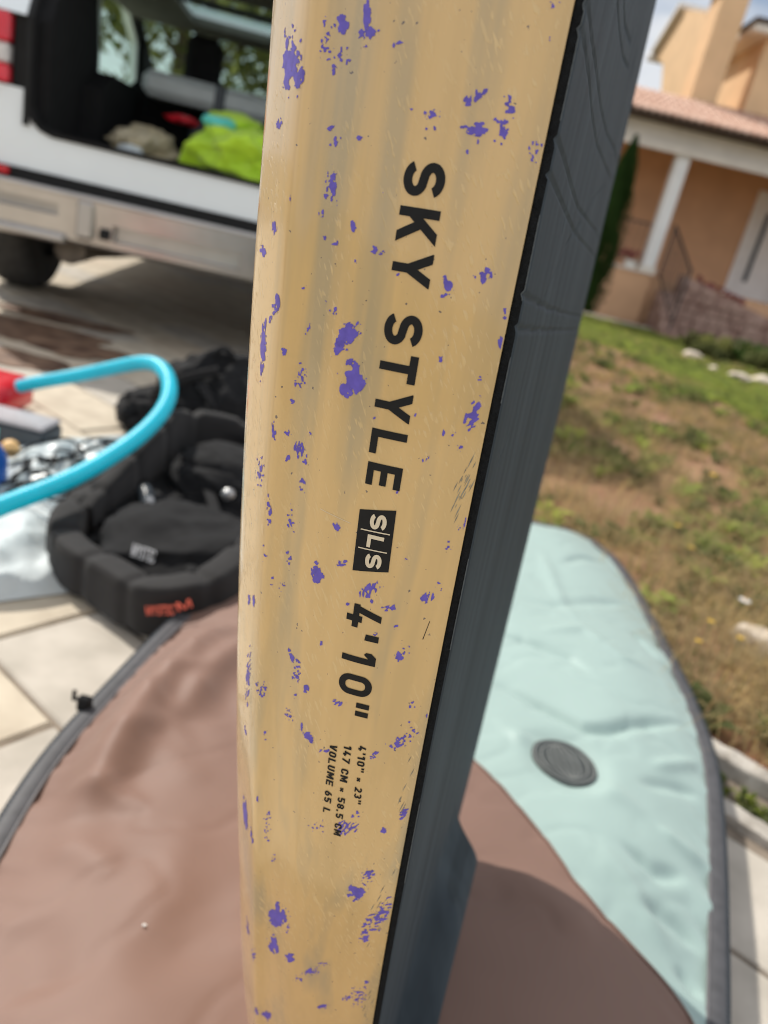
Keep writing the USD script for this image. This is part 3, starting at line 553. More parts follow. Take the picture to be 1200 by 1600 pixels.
# rear face: white panel with the boot opening
outer = Polygon([(-HW+.003, 0.59), (HW-.003, 0.56+.03), (HW-.003, 1.05), (HW-.06, 1.1), (-HW+.06, 1.1), (-HW+.003, 1.05)])
opening = Polygon([(-.60, 1.3), (-.605, 0.93), (-.60, 0.80), (-.585, 0.76), (-.555, 0.735), (-.51, 0.722), (.51, 0.722), (.555, 0.735), (.585, 0.76), (.60, 0.80), (.605, 0.93), (.60, 1.3)])
opening_s = opening.buffer(-.02).buffer(.02)
rim = opening_s.buffer(.045).intersection(outer)
lampz = unary_union([sbox(-.94, .862, -.610, 1.2), sbox(.610, .862, .94, 1.2)])
body = outer.difference(opening_s).difference(lampz)
pnl = prism(body, 0.0, 0.10, 'xz'); obj('rear_panel', pnl, 'car_white', car)
obj('sill_lip', prism(opening_s.buffer(.004).difference(opening_s.buffer(-.016)).intersection(sbox(-1, .5, 1, 1.1)), -0.008, 0.14, 'xz'), 'car_liner', car)
# tail lamps: red, clear, red beside a black recess
for sg in (-1, 1):
    def X(a, b): return tuple(sorted((sg*a, sg*b)))
    l = obj('tail_lamp', B(*X(.675, .925), 0.01, .09, .864, .868), 'car_black_plastic', car)
    obj('lamp_segment', B(*X(.672, .93), -0.02, .06, .868, .930, .008), 'lamp_red', l); obj('lamp_segment', B(*X(.675, .93), -0.012, .06, .932, .998, .008), 'lamp_clear', l); obj('lamp_segment', B(*X(.672, .93), -0.02, .07, 1.0, 1.098, .01), 'lamp_red', l)
    obj('lamp_recess', B(*X(.612, .670), 0.012, .09, .864, 1.12, .006), 'car_black_plastic', car)
    # rear pillar leaning forward, white outside with a black liner
    obj('rear_pillar', yz(Polygon([(-.01, 1.10), (.29, 1.60), (.60, 1.62), (.55, 1.10)]), *X(.62, .90)), 'car_white', car)
    obj('boot_side_liner', yz(Polygon([(.05, .69), (.03, 1.10), (.30, 1.55), (.50, 1.53), (.66, 1.10), (.72, .69)]).buffer(-.02).buffer(.02), *X(.545, .615)), 'car_liner', car)
    obj('boot_arch', yz(Polygon([(.45, .69), (.45, .95), (.6, 1.02), (1.1, 1.02), (1.1, .69)]), *X(.46, .544)), 'car_liner', car)
    obj('opening_seal', yz(Polygon([(-.012, .74), (-.012, 1.10), (.27, 1.56), (.32, 1.56), (.05, 1.10), (.04, .74)]), *X(.596, .618)), 'car_black_plastic', car)
obj('rear_header', B(-.62, .62, .30, .42, 1.53, 1.62, .01), 'car_black_plastic', car)
# bumper
obj('bumper_band', B(-HW+.01, HW-.01, -.015, .10, .545, .588), 'car_black_plastic', car)
refl = obj('reflector', B(-.90, -.655, -.035, .0, .556, .586, .004), 'lamp_red', car); obj('reflector', B(.655, .90, -.035, .0, .556, .586, .004), 'lamp_red', car)
bp = Polygon([(-.075, .535), (-.02, .545), (.10, .545), (.12, .36), (-.02, .355), (-.055, .375), (-.06, .46)])
core = manifold3d.Manifold
def to_man(m): return core(manifold3d.Mesh(np.asarray(m.vertices, np.float32), np.asarray(m.faces, np.uint32)))
bm = trimesh.convex.convex_hull(np.array([(u, v, z) for u in (-.93, .93) for v, z in [(-.075, .53), (-.05, .543), (.10, .543), (.12, .36), (-.03, .357), (-.055, .372)]]))
bman = to_man(bm)
for x0, x1, z0, z1 in [(-.90, -.43, .44, .505), (-.27, .27, .385, .47), (.43, .90, .44, .505)]:
    bman = bman - to_man(trimesh.convex.convex_hull(np.array([(x0+k*s, v, z) for s, v in ((0, -.2), (.03, -.022)) for k, z in ((1, z0+s*.5), (1, z1-s*.5))]+[(x1-k*s, v, z) for s, v in ((0, -.2), (.03, -.022)) for k, z in ((1, z0+s*.5), (1, z1-s*.5))])))
obj('bumper', bman, 'car_silver', car, smooth=25)
obj('bumper_lip', B(-.93, -.42, -.082, -.01, .352, .386, .01), 'car_silver', car); obj('bumper_lip', B(.42, .93, -.082, -.01, .352, .386, .01), 'car_silver', car)
obj('bumper_top_lip', tube([(-.93, -.066, .537), (.93, -.066, .537)], .012, 12), 'car_silver', car, smooth=40)
for u_ in (-.35, .35): obj('bumper_rib', B(u_-.035, u_+.035, -.084, -.05, .385, .53, .012), 'car_silver', car, smooth=30)
obj('exhaust', tube([(-.42, .0, .33), (-.42, .35, .33), (-.3, .8, .33)], .06, 14), 'underbody', car, smooth=40)
obj('rear_axle', tube([(-.8, .9, .33), (.8, .9, .33)], .07, 10), 'underbody', car)
obj('tow_eye_cover', B(-.295, -.255, -.078, -.06, .40, .44, .003), 'car_black_plastic', car)
def wheel(u0, u1, v):
    t = []
    prof = [(.20, 0), (.30, -.004), (.335, .012), (.355, .04), (.360, .07)]
    w = u1-u0
    pr = prof+[(r_, w-h) for r_, h in prof[::-1]]
    m = trimesh.creation.revolve(pr, sections=48); v_ = m.vertices; m.vertices = np.c_[u0+v_[:, 2], v+v_[:, 0], .36+v_[:, 1]]
    o = obj('wheel', m, 'tyre_rubber', car, smooth=30)
    gr = []
    for k in (.32, .44, .56, .68):
        m = trimesh.creation.revolve([(.3605, w*k-.003), (.3625, w*k-.003), (.3625, w*k+.003), (.3605, w*k+.003), (.3605, w*k-.003)], sections=48); v_ = m.vertices; m.vertices = np.c_[u0+v_[:, 2], v+v_[:, 0], .3585+v_[:, 1]]; obj('tread_rib', m, 'tyre_rubber', o)
    rim_ = []
    for k in range(5):
        a = k*2*np.pi/5; q = B(-.03, .03, .05, .205, .03, .06); q.apply_transform(trimesh.transformations.rotation_matrix(a, (0, 0, 1))); rim_.append(q)
    rim_.append(trimesh.creation.cylinder(.06, .05).apply_translation((0, 0, .045)))
    q = cat_(rim_); v_ = q.vertices; q.vertices = np.c_[(u0+v_[:, 2]) if u0 < 0 else (u1-v_[:, 2]), v+v_[:, 0], .36+v_[:, 1]]; obj('rim', q, 'alloy', o)
    q = trimesh.creation.cylinder(.195, w*.7); v_ = q.vertices; q.vertices = np.c_[(u0+u1)/2+v_[:, 2], v+v_[:, 0], .36+v_[:, 1]]; obj('brake_drum', q, 'car_black_plastic', o)
for u0, u1 in ((-.99, -.76), (.76, .99)):
    for v in (.86, 3.75): wheel(u0, u1, v)
# seats
for u in (-.36, .0, .36):
    obj('seat_back', B(u-.175, u+.175, 1.12, 1.28, .55, 1.06, .04), 'car_liner', car)
for u in (-.178, .36): obj('headrest', B(u-.09, u+.09, 1.12, 1.22, 1.07, 1.33, .035), 'car_liner', car)
obj('front_seat', B(-.66, -.25, 2.2, 2.4, .5, 1.1, .05), 'car_liner', car); obj('front_seat', B(.2, .62, 2.2, 2.4, .5, 1.1, .05), 'car_liner', car); obj('headrest', B(.31, .52, 2.25, 2.36, 1.10, 1.34, .035), 'car_liner', car)
cy_, sy_ = math.cos(math.radians(YAW)), math.sin(math.radians(YAW))
def incar(u, v, z): return (-1.047+u*cy_-v*sy_, 3.188+u*sy_+v*cy_, z)
def local(m, u=0, v=0, z=0):
    m = m.copy(); m.apply_transform(trimesh.transformations.rotation_matrix(math.radians(YAW), (0, 0, 1))); m.apply_translation(incar(u, v, z)); return m
# load in the boot
def cloth_lump(c, r, seed, folds, n=4, floor=None, amp=.3):
    m = trimesh.creation.icosphere(5, 1.0); v = m.vertices; k = 1+amp*(meshkit.fbm(v*1.7+seed, 3, seed)-.5)*2
    rr = np.random.default_rng(seed)
    for _ in range(folds):
        d = rr.normal(size=3); d /= np.linalg.norm(d); e = rr.normal(size=3); w = meshkit.noise(v*2.2+rr.uniform(0, 50, 3), seed); s = v@d+0.5*(w-.5)-rr.uniform(-.6, .6); k += rr.uniform(-.10, .10)*np.exp(-(s/.10)**2)
    v = v*k[:, None]*np.asarray(r)+np.asarray(c)
    if floor is not None: v[:, 2] = np.maximum(v[:, 2], floor)
    m.vertices = v; return m
lime = thing('lime_bag', 'bright lime green crumpled bag lying in the open car boot', 'bag')
obj('bag_body', local(cloth_lump((.19, .25, .795), (.235, .19, .135), 5, 26, floor=.693)), 'lime_fabric', lime, smooth=True)
obj('teal_print', local(cloth_lump((.07, .165, .915), (.07, .035, .028), 8, 4)), 'teal_fabric', lime, smooth=True)
obj('neck', local(cloth_lump((.12, .30, .93), (.12, .10, .045), 9, 8)), 'lime_fabric', lime, smooth=True)
pb = obj('paper_bag', local(cloth_lump((-.26, .42, .755), (.13, .16, .085), 15, 14, floor=.693, amp=.4)), 'kraft_paper', smooth=25); tag(pb, 'crumpled beige paper bag on the boot floor beside the lime bag', 'paper bag')
fb = obj('folded_film', local(cloth_lump((-.27, .20, .73), (.05, .06, .03), 25, 8, floor=.693)), 'white_fabric', smooth=True); tag(fb, 'small white crumpled sachet in front of the paper bag in the boot', 'sachet')
bd = thing('grey_board', 'pale grey board bag lying across the back of the boot above the other bags', 'board bag')
q = B(-.385, .50, .78, 1.08, .99, 1.10, .03); obj('board_cover', local(q), 'grey_board', bd, smooth=20); obj('board_strap', local(B(-.05, .0, .77, 1.09, .985, 1.105, .01)), 'dark_grey_plastic', bd)
bx = tag(obj('storage_crate', local(B(-.14, .48, .72, 1.05, .693, .93, .02)), 'dark_grey_plastic'), 'dark grey crate at the back of the boot under the grey board bag', 'crate')
rd = tag(obj('red_pouch', local(cloth_lump((-.16, .66, .915), (.07, .06, .02), 35, 6)), 'red_plastic', smooth=True), 'small red pouch behind the paper bag in the boot', 'pouch')

# ------------------------------------------------------------------ gear on the paving at left
def W(px, py, Y): return atY(px, py, Y)
# hose
hp = [W(30, 604, 1.965), W(48, 600, 1.96), W(120, 587, 1.93), W(195, 571, 1.88), W(238, 568, 1.82), W(262, 590, 1.74), W(262, 625, 1.66), W(232, 668, 1.56), W(175, 712, 1.44), W(110, 748, 1.33), W(50, 773, 1.25), W(0, 792, 1.2), W(-60, 820, 1.15)]
hose = thing('air_hose', 'bright cyan pump hose arching over the black backpack', 'hose'); obj('hose_tube', tube(hp, .0175*(1+.03*np.sin(np.arange(900)*2*np.pi/7.5)), 14, smooth_n=900), 'hose_cyan', hose, smooth=True)
# red pump body and grey case
pump = thing('red_pump', 'glossy red pump body at the left picture edge where the hose ends', 'pump')
c = W(-16, 616, 2.0); q = B(c[0]-.16, c[0]+.085, c[1]-.10, c[1]+.10, max(c[2]-.05, 0), c[2]+.055, .03); v = q.subdivide().subdivide(); obj('pump_body', q, 'red_plastic', pump, smooth=60); obj('pump_foot', B(c[0]-.14, c[0]+.05, c[1]-.08, c[1]+.08, 0, c[2]-.049, .01), 'dark_grey_plastic', pump)
obj('pump_rib', tube([(c[0]-.16, c[1]-.101, c[2]+.0), (c[0]+.06, c[1]-.102, c[2]+.01)], .008, 8), 'red_plastic', pump)
case = thing('pump_case', 'dark grey flat case with a red underside below the red pump', 'case')
c = W(20, 668, 1.80); obj('case_shell', B(c[0]-.14, c[0]+.105, c[1]-.05, c[1]+.05, c[2]-.028, c[2]+.022, .008), 'dark_grey_plastic', case, smooth=30); obj('case_lid', B(c[0]-.14, c[0]+.10, c[1]-.048, c[1]+.05, c[2]+.0225, c[2]+.034, .004), 'grey_top', case); obj('case_base', B(c[0]-.13, c[0]+.11, c[1]-.045, c[1]+.05, c[2]-.050, c[2]-.0285, .005), 'dark_red', case)
obj('case_foot', B(c[0]-.12, c[0]+.14, c[1]-.04, c[1]+.05, 0.0, c[2]-.0505, .004), 'black_fabric', case)
c = W(16, 701, 1.62); tag(obj('orange_ball', trimesh.creation.icosphere(3, .021).apply_translation((c[0], c[1], c[2])), 'orange_ball', smooth=True), 'small orange ball beside the blue bottle at the left picture edge', 'ball')
bt = thing('blue_bottle', 'blue rounded bottle at the left picture edge below the pump', 'bottle')
c = W(-22, 735, 1.5); m = trimesh.creation.revolve([(0, 0), (.036, 0), (.042, .01), (.042, .085), (.03, .11), (.018, .115), (.018, .13), (0, .13)], sections=28); m.apply_translation((c[0], c[1], max(c[2]-.06, .0))); obj('bottle_body', m, 'blue_plastic', bt, smooth=35)
m = trimesh.creation.cylinder(.021, .025); m.apply_translation((c[0], c[1], max(c[2]-.06, 0)+.135)); obj('bottle_cap', m, 'teal_fabric', bt)
# crumpled pale film with cords
def crumple(poly, z0, h, seed, res=.012, freq=9.0):
    g = Polygon(poly); x0, y0, x1, y1 = g.bounds; P = np.array([(x, y) for x in np.arange(x0, x1, res) for y in np.arange(y0, y1, res) if g.contains(Point(x, y))]); bnd = np.array([g.exterior.interpolate(t).coords[0] for t in np.arange(0, g.length, res)])
    P = np.vstack([bnd, P]); d = np.r_[np.zeros(len(bnd)), [g.exterior.distance(Point(p)) for p in P[len(bnd):]]]
    T = Delaunay(P).simplices; cen = P[T].mean(1); T = T[[g.contains(Point(c)) for c in cen]]
    q = np.c_[P*freq, np.zeros(len(P))]; n = np.abs(meshkit.fbm(q+seed, 3, seed)-.5)*2; r2 = 1-np.abs(meshkit.noise(q*1.7+seed*2, seed+1)-.5)*2
    z = z0+np.minimum(d*2.2, 1)**.6*0+h*(np.clip(d/.12, 0, 1)**.85)*(0.45+.4*r2+.5*n)
    return trimesh.Trimesh(np.c_[P, z], T[:, ::-1] if np.cross(P[T[0][1]]-P[T[0][0]], P[T[0][2]]-P[T[0][0]]) < 0 else T, process=False)
film = thing('folded_kite', 'pale blue-grey crumpled kite cloth with dark bridle cords on the paving', 'kite')
pf = [atZ(px, py, .02)[:2] for px, py in [(-40, 700), (40, 690), (110, 678), (190, 672), (235, 690), (225, 740), (180, 785), (120, 800), (40, 790), (-60, 800)]]
obj('kite_cloth', crumple(pf, .004, .055, 3, freq=12.0), 'pale_film', film, smooth=35)
rr = np.random.default_rng(21)
for k in range(9):
    pts = []; px, py = rr.uniform(-10, 60), rr.uniform(690, 780)
    for s in range(6): p = atZ(px, py, .065); pts.append((p[0], p[1], .055+rr.uniform(0, .02))); px += rr.uniform(15, 40); py += rr.uniform(-22, 14); py = np.clip(py, 688, 785)
    obj('bridle_cord', tube(pts, .0035, 6, smooth_n=30), 'black_fabric', film)
# white cloth bag
wb = thing('white_cloth_bag', 'crumpled white cloth bag lying left of the black harness', 'bag')
pw = [atZ(px, py, .015)[:2] for px, py in [(-90, 800), (-20, 790), (40, 775), (85, 785), (120, 812), (140, 850), (150, 895), (110, 918), (40, 926), (-30, 935), (-90, 930)]]
obj('bag_cloth', crumple(pw, .004, .075, 8, freq=13.0), 'white_fabric', wb, smooth=40)
# black backpack
bpk = thing('black_backpack', 'soft black backpack slumped on the paving behind the cyan hose', 'backpack')
c = atZ(290, 705, 0)[:2]
m = cloth_lump((c[0]+.03, c[1]+.13, .12), (.17, .15, .155), 41, 9, floor=.003, amp=.16); obj('pack_body', m, 'black_fabric', bpk, smooth=True)
m = cloth_lump((c[0]-.13, c[1]+.10, .06), (.11, .10, .07), 43, 6, floor=.003, amp=.2); obj('side_pocket', m, 'black_fabric', bpk, smooth=True)
c0 = np.array([c[0], c[1], 0])
obj('shoulder_strap', tube([c0+[-.12, .06, .10], c0+[-.07, -.01, .18], c0+[.0, .0, .22], c0+[.05, .03, .24]], .016, 10, flat=.5, smooth_n=24), 'charcoal_pad', bpk, smooth=True)
obj('shoulder_strap', tube([c0+[.02, .0, .20], c0+[.08, -.02, .15], c0+[.13, -.01, .08], c0+[.15, -.02, .02]], .016, 10, flat=.5, smooth_n=24), 'charcoal_pad', bpk, smooth=True)
obj('grab_loop', tube([c0+[.02, .07, .26], c0+[.05, .06, .30], c0+[.08, .08, .27]], .008, 8, smooth_n=14), 'black_fabric', bpk, smooth=True)
lb = []
for k in range(2): 
    a = np.linspace(0, 2*np.pi, 24); p = c0+np.c_[-.085+(.026-.011*k)*np.cos(a), -.025+0*a, .105+(.026-.011*k)*np.sin(a)]; obj('ring_print', tube(p, .002, 5), 'charcoal_pad', bpk)
# pale green crate corner behind the backpack
c = W(372, 655, 2.35); pg = thing('pale_green_box', 'pale green plastic box showing between the backpack and the board', 'box'); obj('box_body', B(c[0]-.02, c[0]+.26, c[1]-.05, c[1]+.2, 0.0, c[2]+.08, .012), 'pale_green_plastic', pg); obj('box_lid', B(c[0]-.026, c[0]+.266, c[1]-.056, c[1]+.206, c[2]+.081, c[2]+.10, .006), 'pale_green_plastic', pg)
# harness
hs = thing('waist_harness', 'black padded waist harness with coral print lying open beside the bag', 'harness')
def band(pts, w, t, n, name, look, segs=0):
    """padded strap: rounded flat section, w high and t thick"""
    P = np.asarray(pts, float); s = np.r_[0, np.cumsum(np.linalg.norm(np.diff(P, axis=0), axis=1))]; ss = np.linspace(0, s[-1], n); P = CubicSpline(s, P)(ss)
    T = np.gradient(P, axis=0); T /= np.linalg.norm(T, axis=1, keepdims=True); V = []; Wn = np.interp(np.linspace(0, 1, n), np.linspace(0, 1, len(w)), w)
    for i in range(n):
        u = np.array([0, 0, 1.0]); u -= T[i]*(u@T[i]); u /= np.linalg.norm(u); v = np.cross(T[i], u); a = np.linspace(0, 2*np.pi, 28); ca, sa = np.cos(a), np.sin(a)
        e = .42; k = 1-.13*(np.exp(-((((ss[i]/s[-1]*segs) % 1)-.5)/.10)**2) if segs else 0)
        V.append(P[i]+np.outer(np.sign(ca)*np.abs(ca)**e*Wn[i]/2*k, u)+np.outer(np.sign(sa)*np.abs(sa)**e*t/2*k, v))
    m = grid_mesh(np.array(V)); caps = []
    for V_ in (V[0], V[-1]):
        k = len(V_); caps.append(trimesh.Trimesh(np.vstack([V_, V_.mean(0)]), [(j, (j+1) % k, k) for j in range(k)], process=False))
    return obj(name, cat_([m]+caps), look, hs, smooth=60)
fp = [W(385, 745, 1.90), W(345, 728, 1.86), W(268, 700, 1.76), W(215, 745, 1.58), W(150, 800, 1.42), W(100, 842, 1.30), W(112, 880, 1.22), W(180, 918, 1.16), W(235, 946, 1.12), W(300, 940, 1.14), W(360, 905, 1.22), W(420, 860, 1.3)]
fp = [np.array([p[0], p[1], max(p[2], z)]) for p, z in zip(fp, [.12, .12, .12, .10, .07, .055, .05, .045, .045, .045, .05, .05])]
band(fp[4:], [.085, .09, .085, .09, .095, .10, .10, .095], .062, 160, 'padded_belt', 'charcoal_pad', 6)
ap = [W(400, 772, 1.86), W(345, 752, 1.84), W(280, 728, 1.76), W(228, 760, 1.62), W(172, 800, 1.47), W(128, 835, 1.36)]
ap = [np.array([p[0], p[1], max(p[2], z)]) for p, z in zip(ap, [.11, .115, .115, .10, .075, .055])]
band(ap, [.14, .17, .20, .17, .12, .09], .045, 150, 'back_plate', 'charcoal_pad', 5)
for k_ in range(3): obj('stitched_ridge', tube([p+np.array([-.012, -.026, -.03+.035*k_]) for p in ap], .005, 6, smooth_n=40), 'black_fabric', hs, smooth=True)
m = cloth_lump(tuple(np.r_[atZ(290, 845, .08)[:2], .055]), (.155, .165, .082), 61, 10, floor=.003, amp=.15); obj('pouch', m, 'black_fabric', hs, smooth=True)
m = cloth_lump(tuple(np.r_[atZ(300, 790, .02)[:2], .03]), (.24, .34, .055), 63, 8, floor=.003, amp=.1); obj('back_panel', m, 'black_fabric', hs, smooth=True)
m = cloth_lump(tuple(np.r_[atZ(345, 760, .08)[:2], .09]), (.13, .12, .09), 64, 8, floor=.003, amp=.12); obj('lumbar_pad', m, 'black_fabric', hs, smooth=True)
m = cloth_lump(tuple(np.r_[atZ(330, 870, .08)[:2], .06]), (.09, .06, .05), 62, 8, floor=.003, amp=.2); obj('pouch', m, 'black_fabric', hs, smooth=True)
for (x0, y0, Y0), (x1, y1, Y1), (x2, y2, Y2) in [((180, 800, 1.42), (250, 845, 1.36), (370, 828, 1.42)), ((265, 890, 1.26), (290, 835, 1.36), (372, 825, 1.40)), ((160, 820, 1.36), (230, 800, 1.46), (300, 860, 1.38))]:
    obj('webbing_strap', tube([W(x0, y0, Y0), W(x1, y1, Y1), W(x2, y2, Y2)], .014, 8, flat=.45, smooth_n=24), 'black_fabric', hs, smooth=True)
obj('spreader_hook', tube([W(225, 765, 1.5), W(232, 790, 1.46), W(228, 810, 1.43)], .016, 10, smooth_n=12), 'dark_grey_plastic', hs, smooth=True)
for q0, q1, q2 in (((205, 742, 1.6), (260, 800, 1.45), (300, 905, 1.19)), ((300, 720, 1.74), (330, 790, 1.5), (350, 900, 1.22)), ((110, 860, 1.26), (170, 850, 1.30), (230, 905, 1.19))): obj('webbing_strap', tube([np.array(W(*q))+[0, 0, .012] for q in (q0, q1, q2)], .012, 8, flat=.35, smooth_n=30), 'black_fabric', hs, smooth=True)
obj('buckle', lump(tuple(W(232, 785, 1.45)), (.012, .012, .016), 3, sub=2), 'alloy', hs, smooth=True); obj('buckle', lump(tuple(W(356, 772, 1.5)), (.014, .012, .014), 4, sub=2), 'alloy', hs, smooth=True)
def text_on(name, txt, p0, p1, up, h, look, parent, sx=1.0, lift=(0, 0, 0)):
    m = meshkit.text_mesh(txt, h, .0012, False); p0, p1 = np.asarray(p0), np.asarray(p1); L = m.bounds[1, 0]-m.bounds[0, 0]; e = (p1-p0)/np.linalg.norm(p1-p0); s = np.linalg.norm(p1-p0)/L
    u = np.asarray(up, float); u -= e*(u@e); u /= np.linalg.norm(u); n = np.cross(e, u); v = m.vertices; m.vertices = p0+np.outer((v[:, 0]-m.bounds[0, 0])*s, e)+np.outer(v[:, 1], u)+np.outer(v[:, 2], n)+np.asarray(lift); return obj(name, m, look, parent)
text_on('printed_word', 'MYSTIC', W(205, 868, 1.19), W(240, 880, 1.175), (0, .3, 1), .022, 'white_print', hs)
text_on('printed_word', 'MYSTIC', W(229, 961, 1.075), W(273, 960, 1.075), (0, .2, 1), .015, 'coral_print', hs)
text_on('printed_mark', 'M', W(279, 955, 1.08), W(301, 948, 1.085), (0, .2, 1), .014, 'coral_print', hs)

# ------------------------------------------------------------------ board bag
bag = thing('board_bag', 'brown and mint padded board bag with dark zip edge lying under the board', 'board bag')
Zb = .062
lpx = [(0, 1310), (60, 1215), (150, 1105), (250, 1000), (370, 900)]
rpx = [(840, 820), (900, 835), (960, 880), (1000, 940), (1050, 1040), (1090, 1130), (1112, 1220), (1120, 1330), (1121, 1450), (1120, 1600)]
left = [atZ(*p, Zb)[:2] for p in lpx]; right = [atZ(*p, Zb)[:2] for p in rpx]
ctrl = [(-.20, .22)]+left+[(-.13, 1.50), (.02, 1.78), (.20, 1.95)]+right[0:]+[(.33, .28), (.18, .10), (-.02, .08)]
ctrl = np.array(ctrl); ctrl = np.vstack([ctrl, ctrl[:1]]); tt = np.r_[0, np.cumsum(np.linalg.norm(np.diff(ctrl, axis=0), axis=1))]
cs_ = CubicSpline(tt, ctrl, bc_type='periodic'); NO = 700; outl = cs_(np.linspace(0, tt[-1], NO, endpoint=False)); bagpoly = Polygon(outl).buffer(0)
seam_px = [(735, 1212), (775, 1252), (810, 1295), (845, 1340), (880, 1392), (918, 1435), (960, 1470), (1000, 1500), (1040, 1530), (1070, 1560), (1092, 1592)]
seam = [atZ(*p, .085)[:2] for p in seam_px]; seam = [np.array([.30, 2.3]), np.array([.20, 1.95]), np.array([.10, 1.5]), np.array([.11, 1.1])]+seam+[np.array([.44, .50]), np.array([.6, .3])]
sm_ = np.array(seam); t2 = np.r_[0, np.cumsum(np.linalg.norm(np.diff(sm_, axis=0), axis=1))]; seam = CubicSpline(t2, sm_)(np.linspace(0, t2[-1], 400))
right_side = Polygon(list(map(tuple, seam))+[(3, .3), (3, 2.3)]).buffer(0)
mint_p = bagpoly.intersection(right_side); brown_p = bagpoly.difference(right_side)
if mint_p.geom_type != 'Polygon': mint_p = max(mint_p.geoms, key=lambda g: g.area)
if brown_p.geom_type != 'Polygon': brown_p = max(brown_p.geoms, key=lambda g: g.area)
folds = []
def fold(px, amp, wid): P = np.array([atZ(x, y, .085)[:2] for x, y in px]); folds.append((LineString(P), amp*1.15, wid))
for a in [([(110, 1300), (165, 1200), (225, 1110), (300, 1035), (365, 985)], .038, .034), ([(270, 1150), (330, 1075), (400, 1010)], .020, .024), ([(755, 1083), (800, 1105), (850, 1132), (905, 1162), (945, 1163), (985, 1148), (1075, 1125)], -.011, .011), ([(770, 1010), (830, 1030), (880, 1050), (915, 1078)], -.007, .012), ([(800, 955), (860, 968), (930, 955), (985, 945)], -.006, .014), ([(870, 900), (905, 885), (945, 880)], -.007, .010), ([(830, 1010), (900, 1005), (960, 1045), (1030, 1060)], .005, .012),
    ([(780, 1160), (850, 1200), (930, 1250), (1010, 1290)], .006, .018), ([(990, 1240), (1040, 1232), (1100, 1230)], -.006, .010), ([(1010, 1210), (1060, 1195), (1100, 1180)], .006, .010), ([(960, 1335), (1020, 1370), (1075, 1362)], -.008, .010), ([(1020, 1300), (1110, 1340)], .005, .01), ([(990, 1420), (1060, 1440), (1112, 1470)], -.007, .012), ([(1060, 1500), (1110, 1545)], -.006, .009), ([(840, 880), (870, 960), (900, 1000)], .004, .015), ([(980, 990), (1030, 1030)], -.006, .008), ([(900, 1330), (980, 1400), (1050, 1490)], .006, .016), ([(760, 1140), (830, 1190), (870, 1260)], .004, .014),
    ([(205, 1060), (260, 1080), (330, 1075)], .004, .014), ([(190, 1090), (240, 1120), (300, 1150)], .003, .012), ([(150, 1160), (200, 1170), (260, 1150), (300, 1200)], .003, .014), ([(230, 1050), (270, 1020), (345, 1010)], .004, .014), ([(100, 1240), (160, 1250), (230, 1290)], .007, .014), ([(230, 1200), (200, 1260), (170, 1330)], -.003, .02), ([(300, 1060), (350, 1120), (368, 1180)], -.004, .022), ([(60, 1330), (120, 1340), (180, 1400)], .006, .02), ([(300, 1300), (260, 1390), (200, 1500)], .004, .03), ([(360, 1400), (280, 1500), (200, 1590)], -.004, .03), ([(760, 1390), (850, 1440), (930, 1500)], .006, .03), ([(20, 1440), (60, 1500), (50, 1590)], -.006, .03), ([(250, 1170), (280, 1230), (330, 1250)], .003, .02)]: fold(*a)
from shapely.prepared import prep
EMC = atZ(881, 1192, .105)[:2]
def bag_z(P, d):
    z = Zb+.050*np.sin(np.clip(d/.20, 0, 1)*np.pi/2)**1.1
    q = np.c_[P*2.4, 0*P[:, 0]]; z = z+.022*np.clip(d/.05, 0, 1)*(meshkit.fbm(q+4, 3, 5)-.5)+.0018*np.clip(d/.02, 0, 1)*(meshkit.fbm(np.c_[P*11, 0*P[:, 0]]+7, 3, 6)-.5)
    pts = shapely.points(P)
    for L, a, w in folds:
        tp = np.clip(np.sin(np.pi*np.clip(shapely.line_locate_point(L, pts)/L.length, .02, .98))*1.3, 0, 1); z = z+a*tp*np.exp(-(shapely.distance(L, pts)/(w*(.6+.4*tp)))**2)*np.clip(d/.015, 0, 1)
    w_e = np.exp(-(np.hypot(P[:, 0]-EMC[0], P[:, 1]-EMC[1])/.062)**6)[:]; z = z*(1-w_e)+w_e*(.103+(P[:, 0]-EMC[0])*-.04+(P[:, 1]-EMC[1])*.0)
    # gathers along the sewn edge
    s = shapely.line_locate_point(LineString(np.vstack([outl, outl[:1]])), pts); g = meshkit.noise(np.c_[s*26, 0*s, 0*s]+3, 9)-.5; rdg = np.abs(meshkit.fbm(np.c_[P[:, 0]*5+P[:, 1]*4, P[:, 1]*9-P[:, 0]*7, 0*P[:, 0]]+13, 3, 8)-.5)*2; z = z-.0016*np.exp(-(rdg/.07)**2)*np.clip(d/.03, 0, 1)
    z = z+.008*g*np.exp(-(d/.05)**2)*np.clip(d/.01, 0, 1)+.005*(meshkit.noise(np.c_[s*75+d*30, 0*s, 0*s]+8, 4)-.5)*np.exp(-(d/.04)**2)*np.clip(d/.008, 0, 1)
    return z
def panel(poly, res, lift):
    poly = poly.buffer(-.002).simplify(.0004); ext = poly.exterior; bnd = np.array([ext.interpolate(t).coords[0] for t in np.arange(0, ext.length-res*.3, res)]); inner = poly.buffer(-res*.6)
    x0, y0, x1, y1 = poly.bounds; gx, gy = np.meshgrid(np.arange(x0, x1, res), np.arange(y0, y1, res*.87)); gx[1::2] += res/2; G = np.c_[gx.ravel(), gy.ravel()]; G = G[shapely.contains(inner, shapely.points(G))]
    P = np.vstack([bnd, G]); T = Delaunay(P).simplices; T = T[shapely.contains(poly.buffer(1e-5), shapely.points(P[T].mean(1)))]
    ar = np.cross(P[T[:, 1]]-P[T[:, 0]], P[T[:, 2]]-P[T[:, 0]]); T[ar < 0] = T[ar < 0][:, ::-1]; T = T[np.abs(ar) > 1e-9]
    d = shapely.distance(bagpoly.exterior, shapely.points(P)); return trimesh.Trimesh(np.c_[P, bag_z(P, d)+lift], T, process=False)
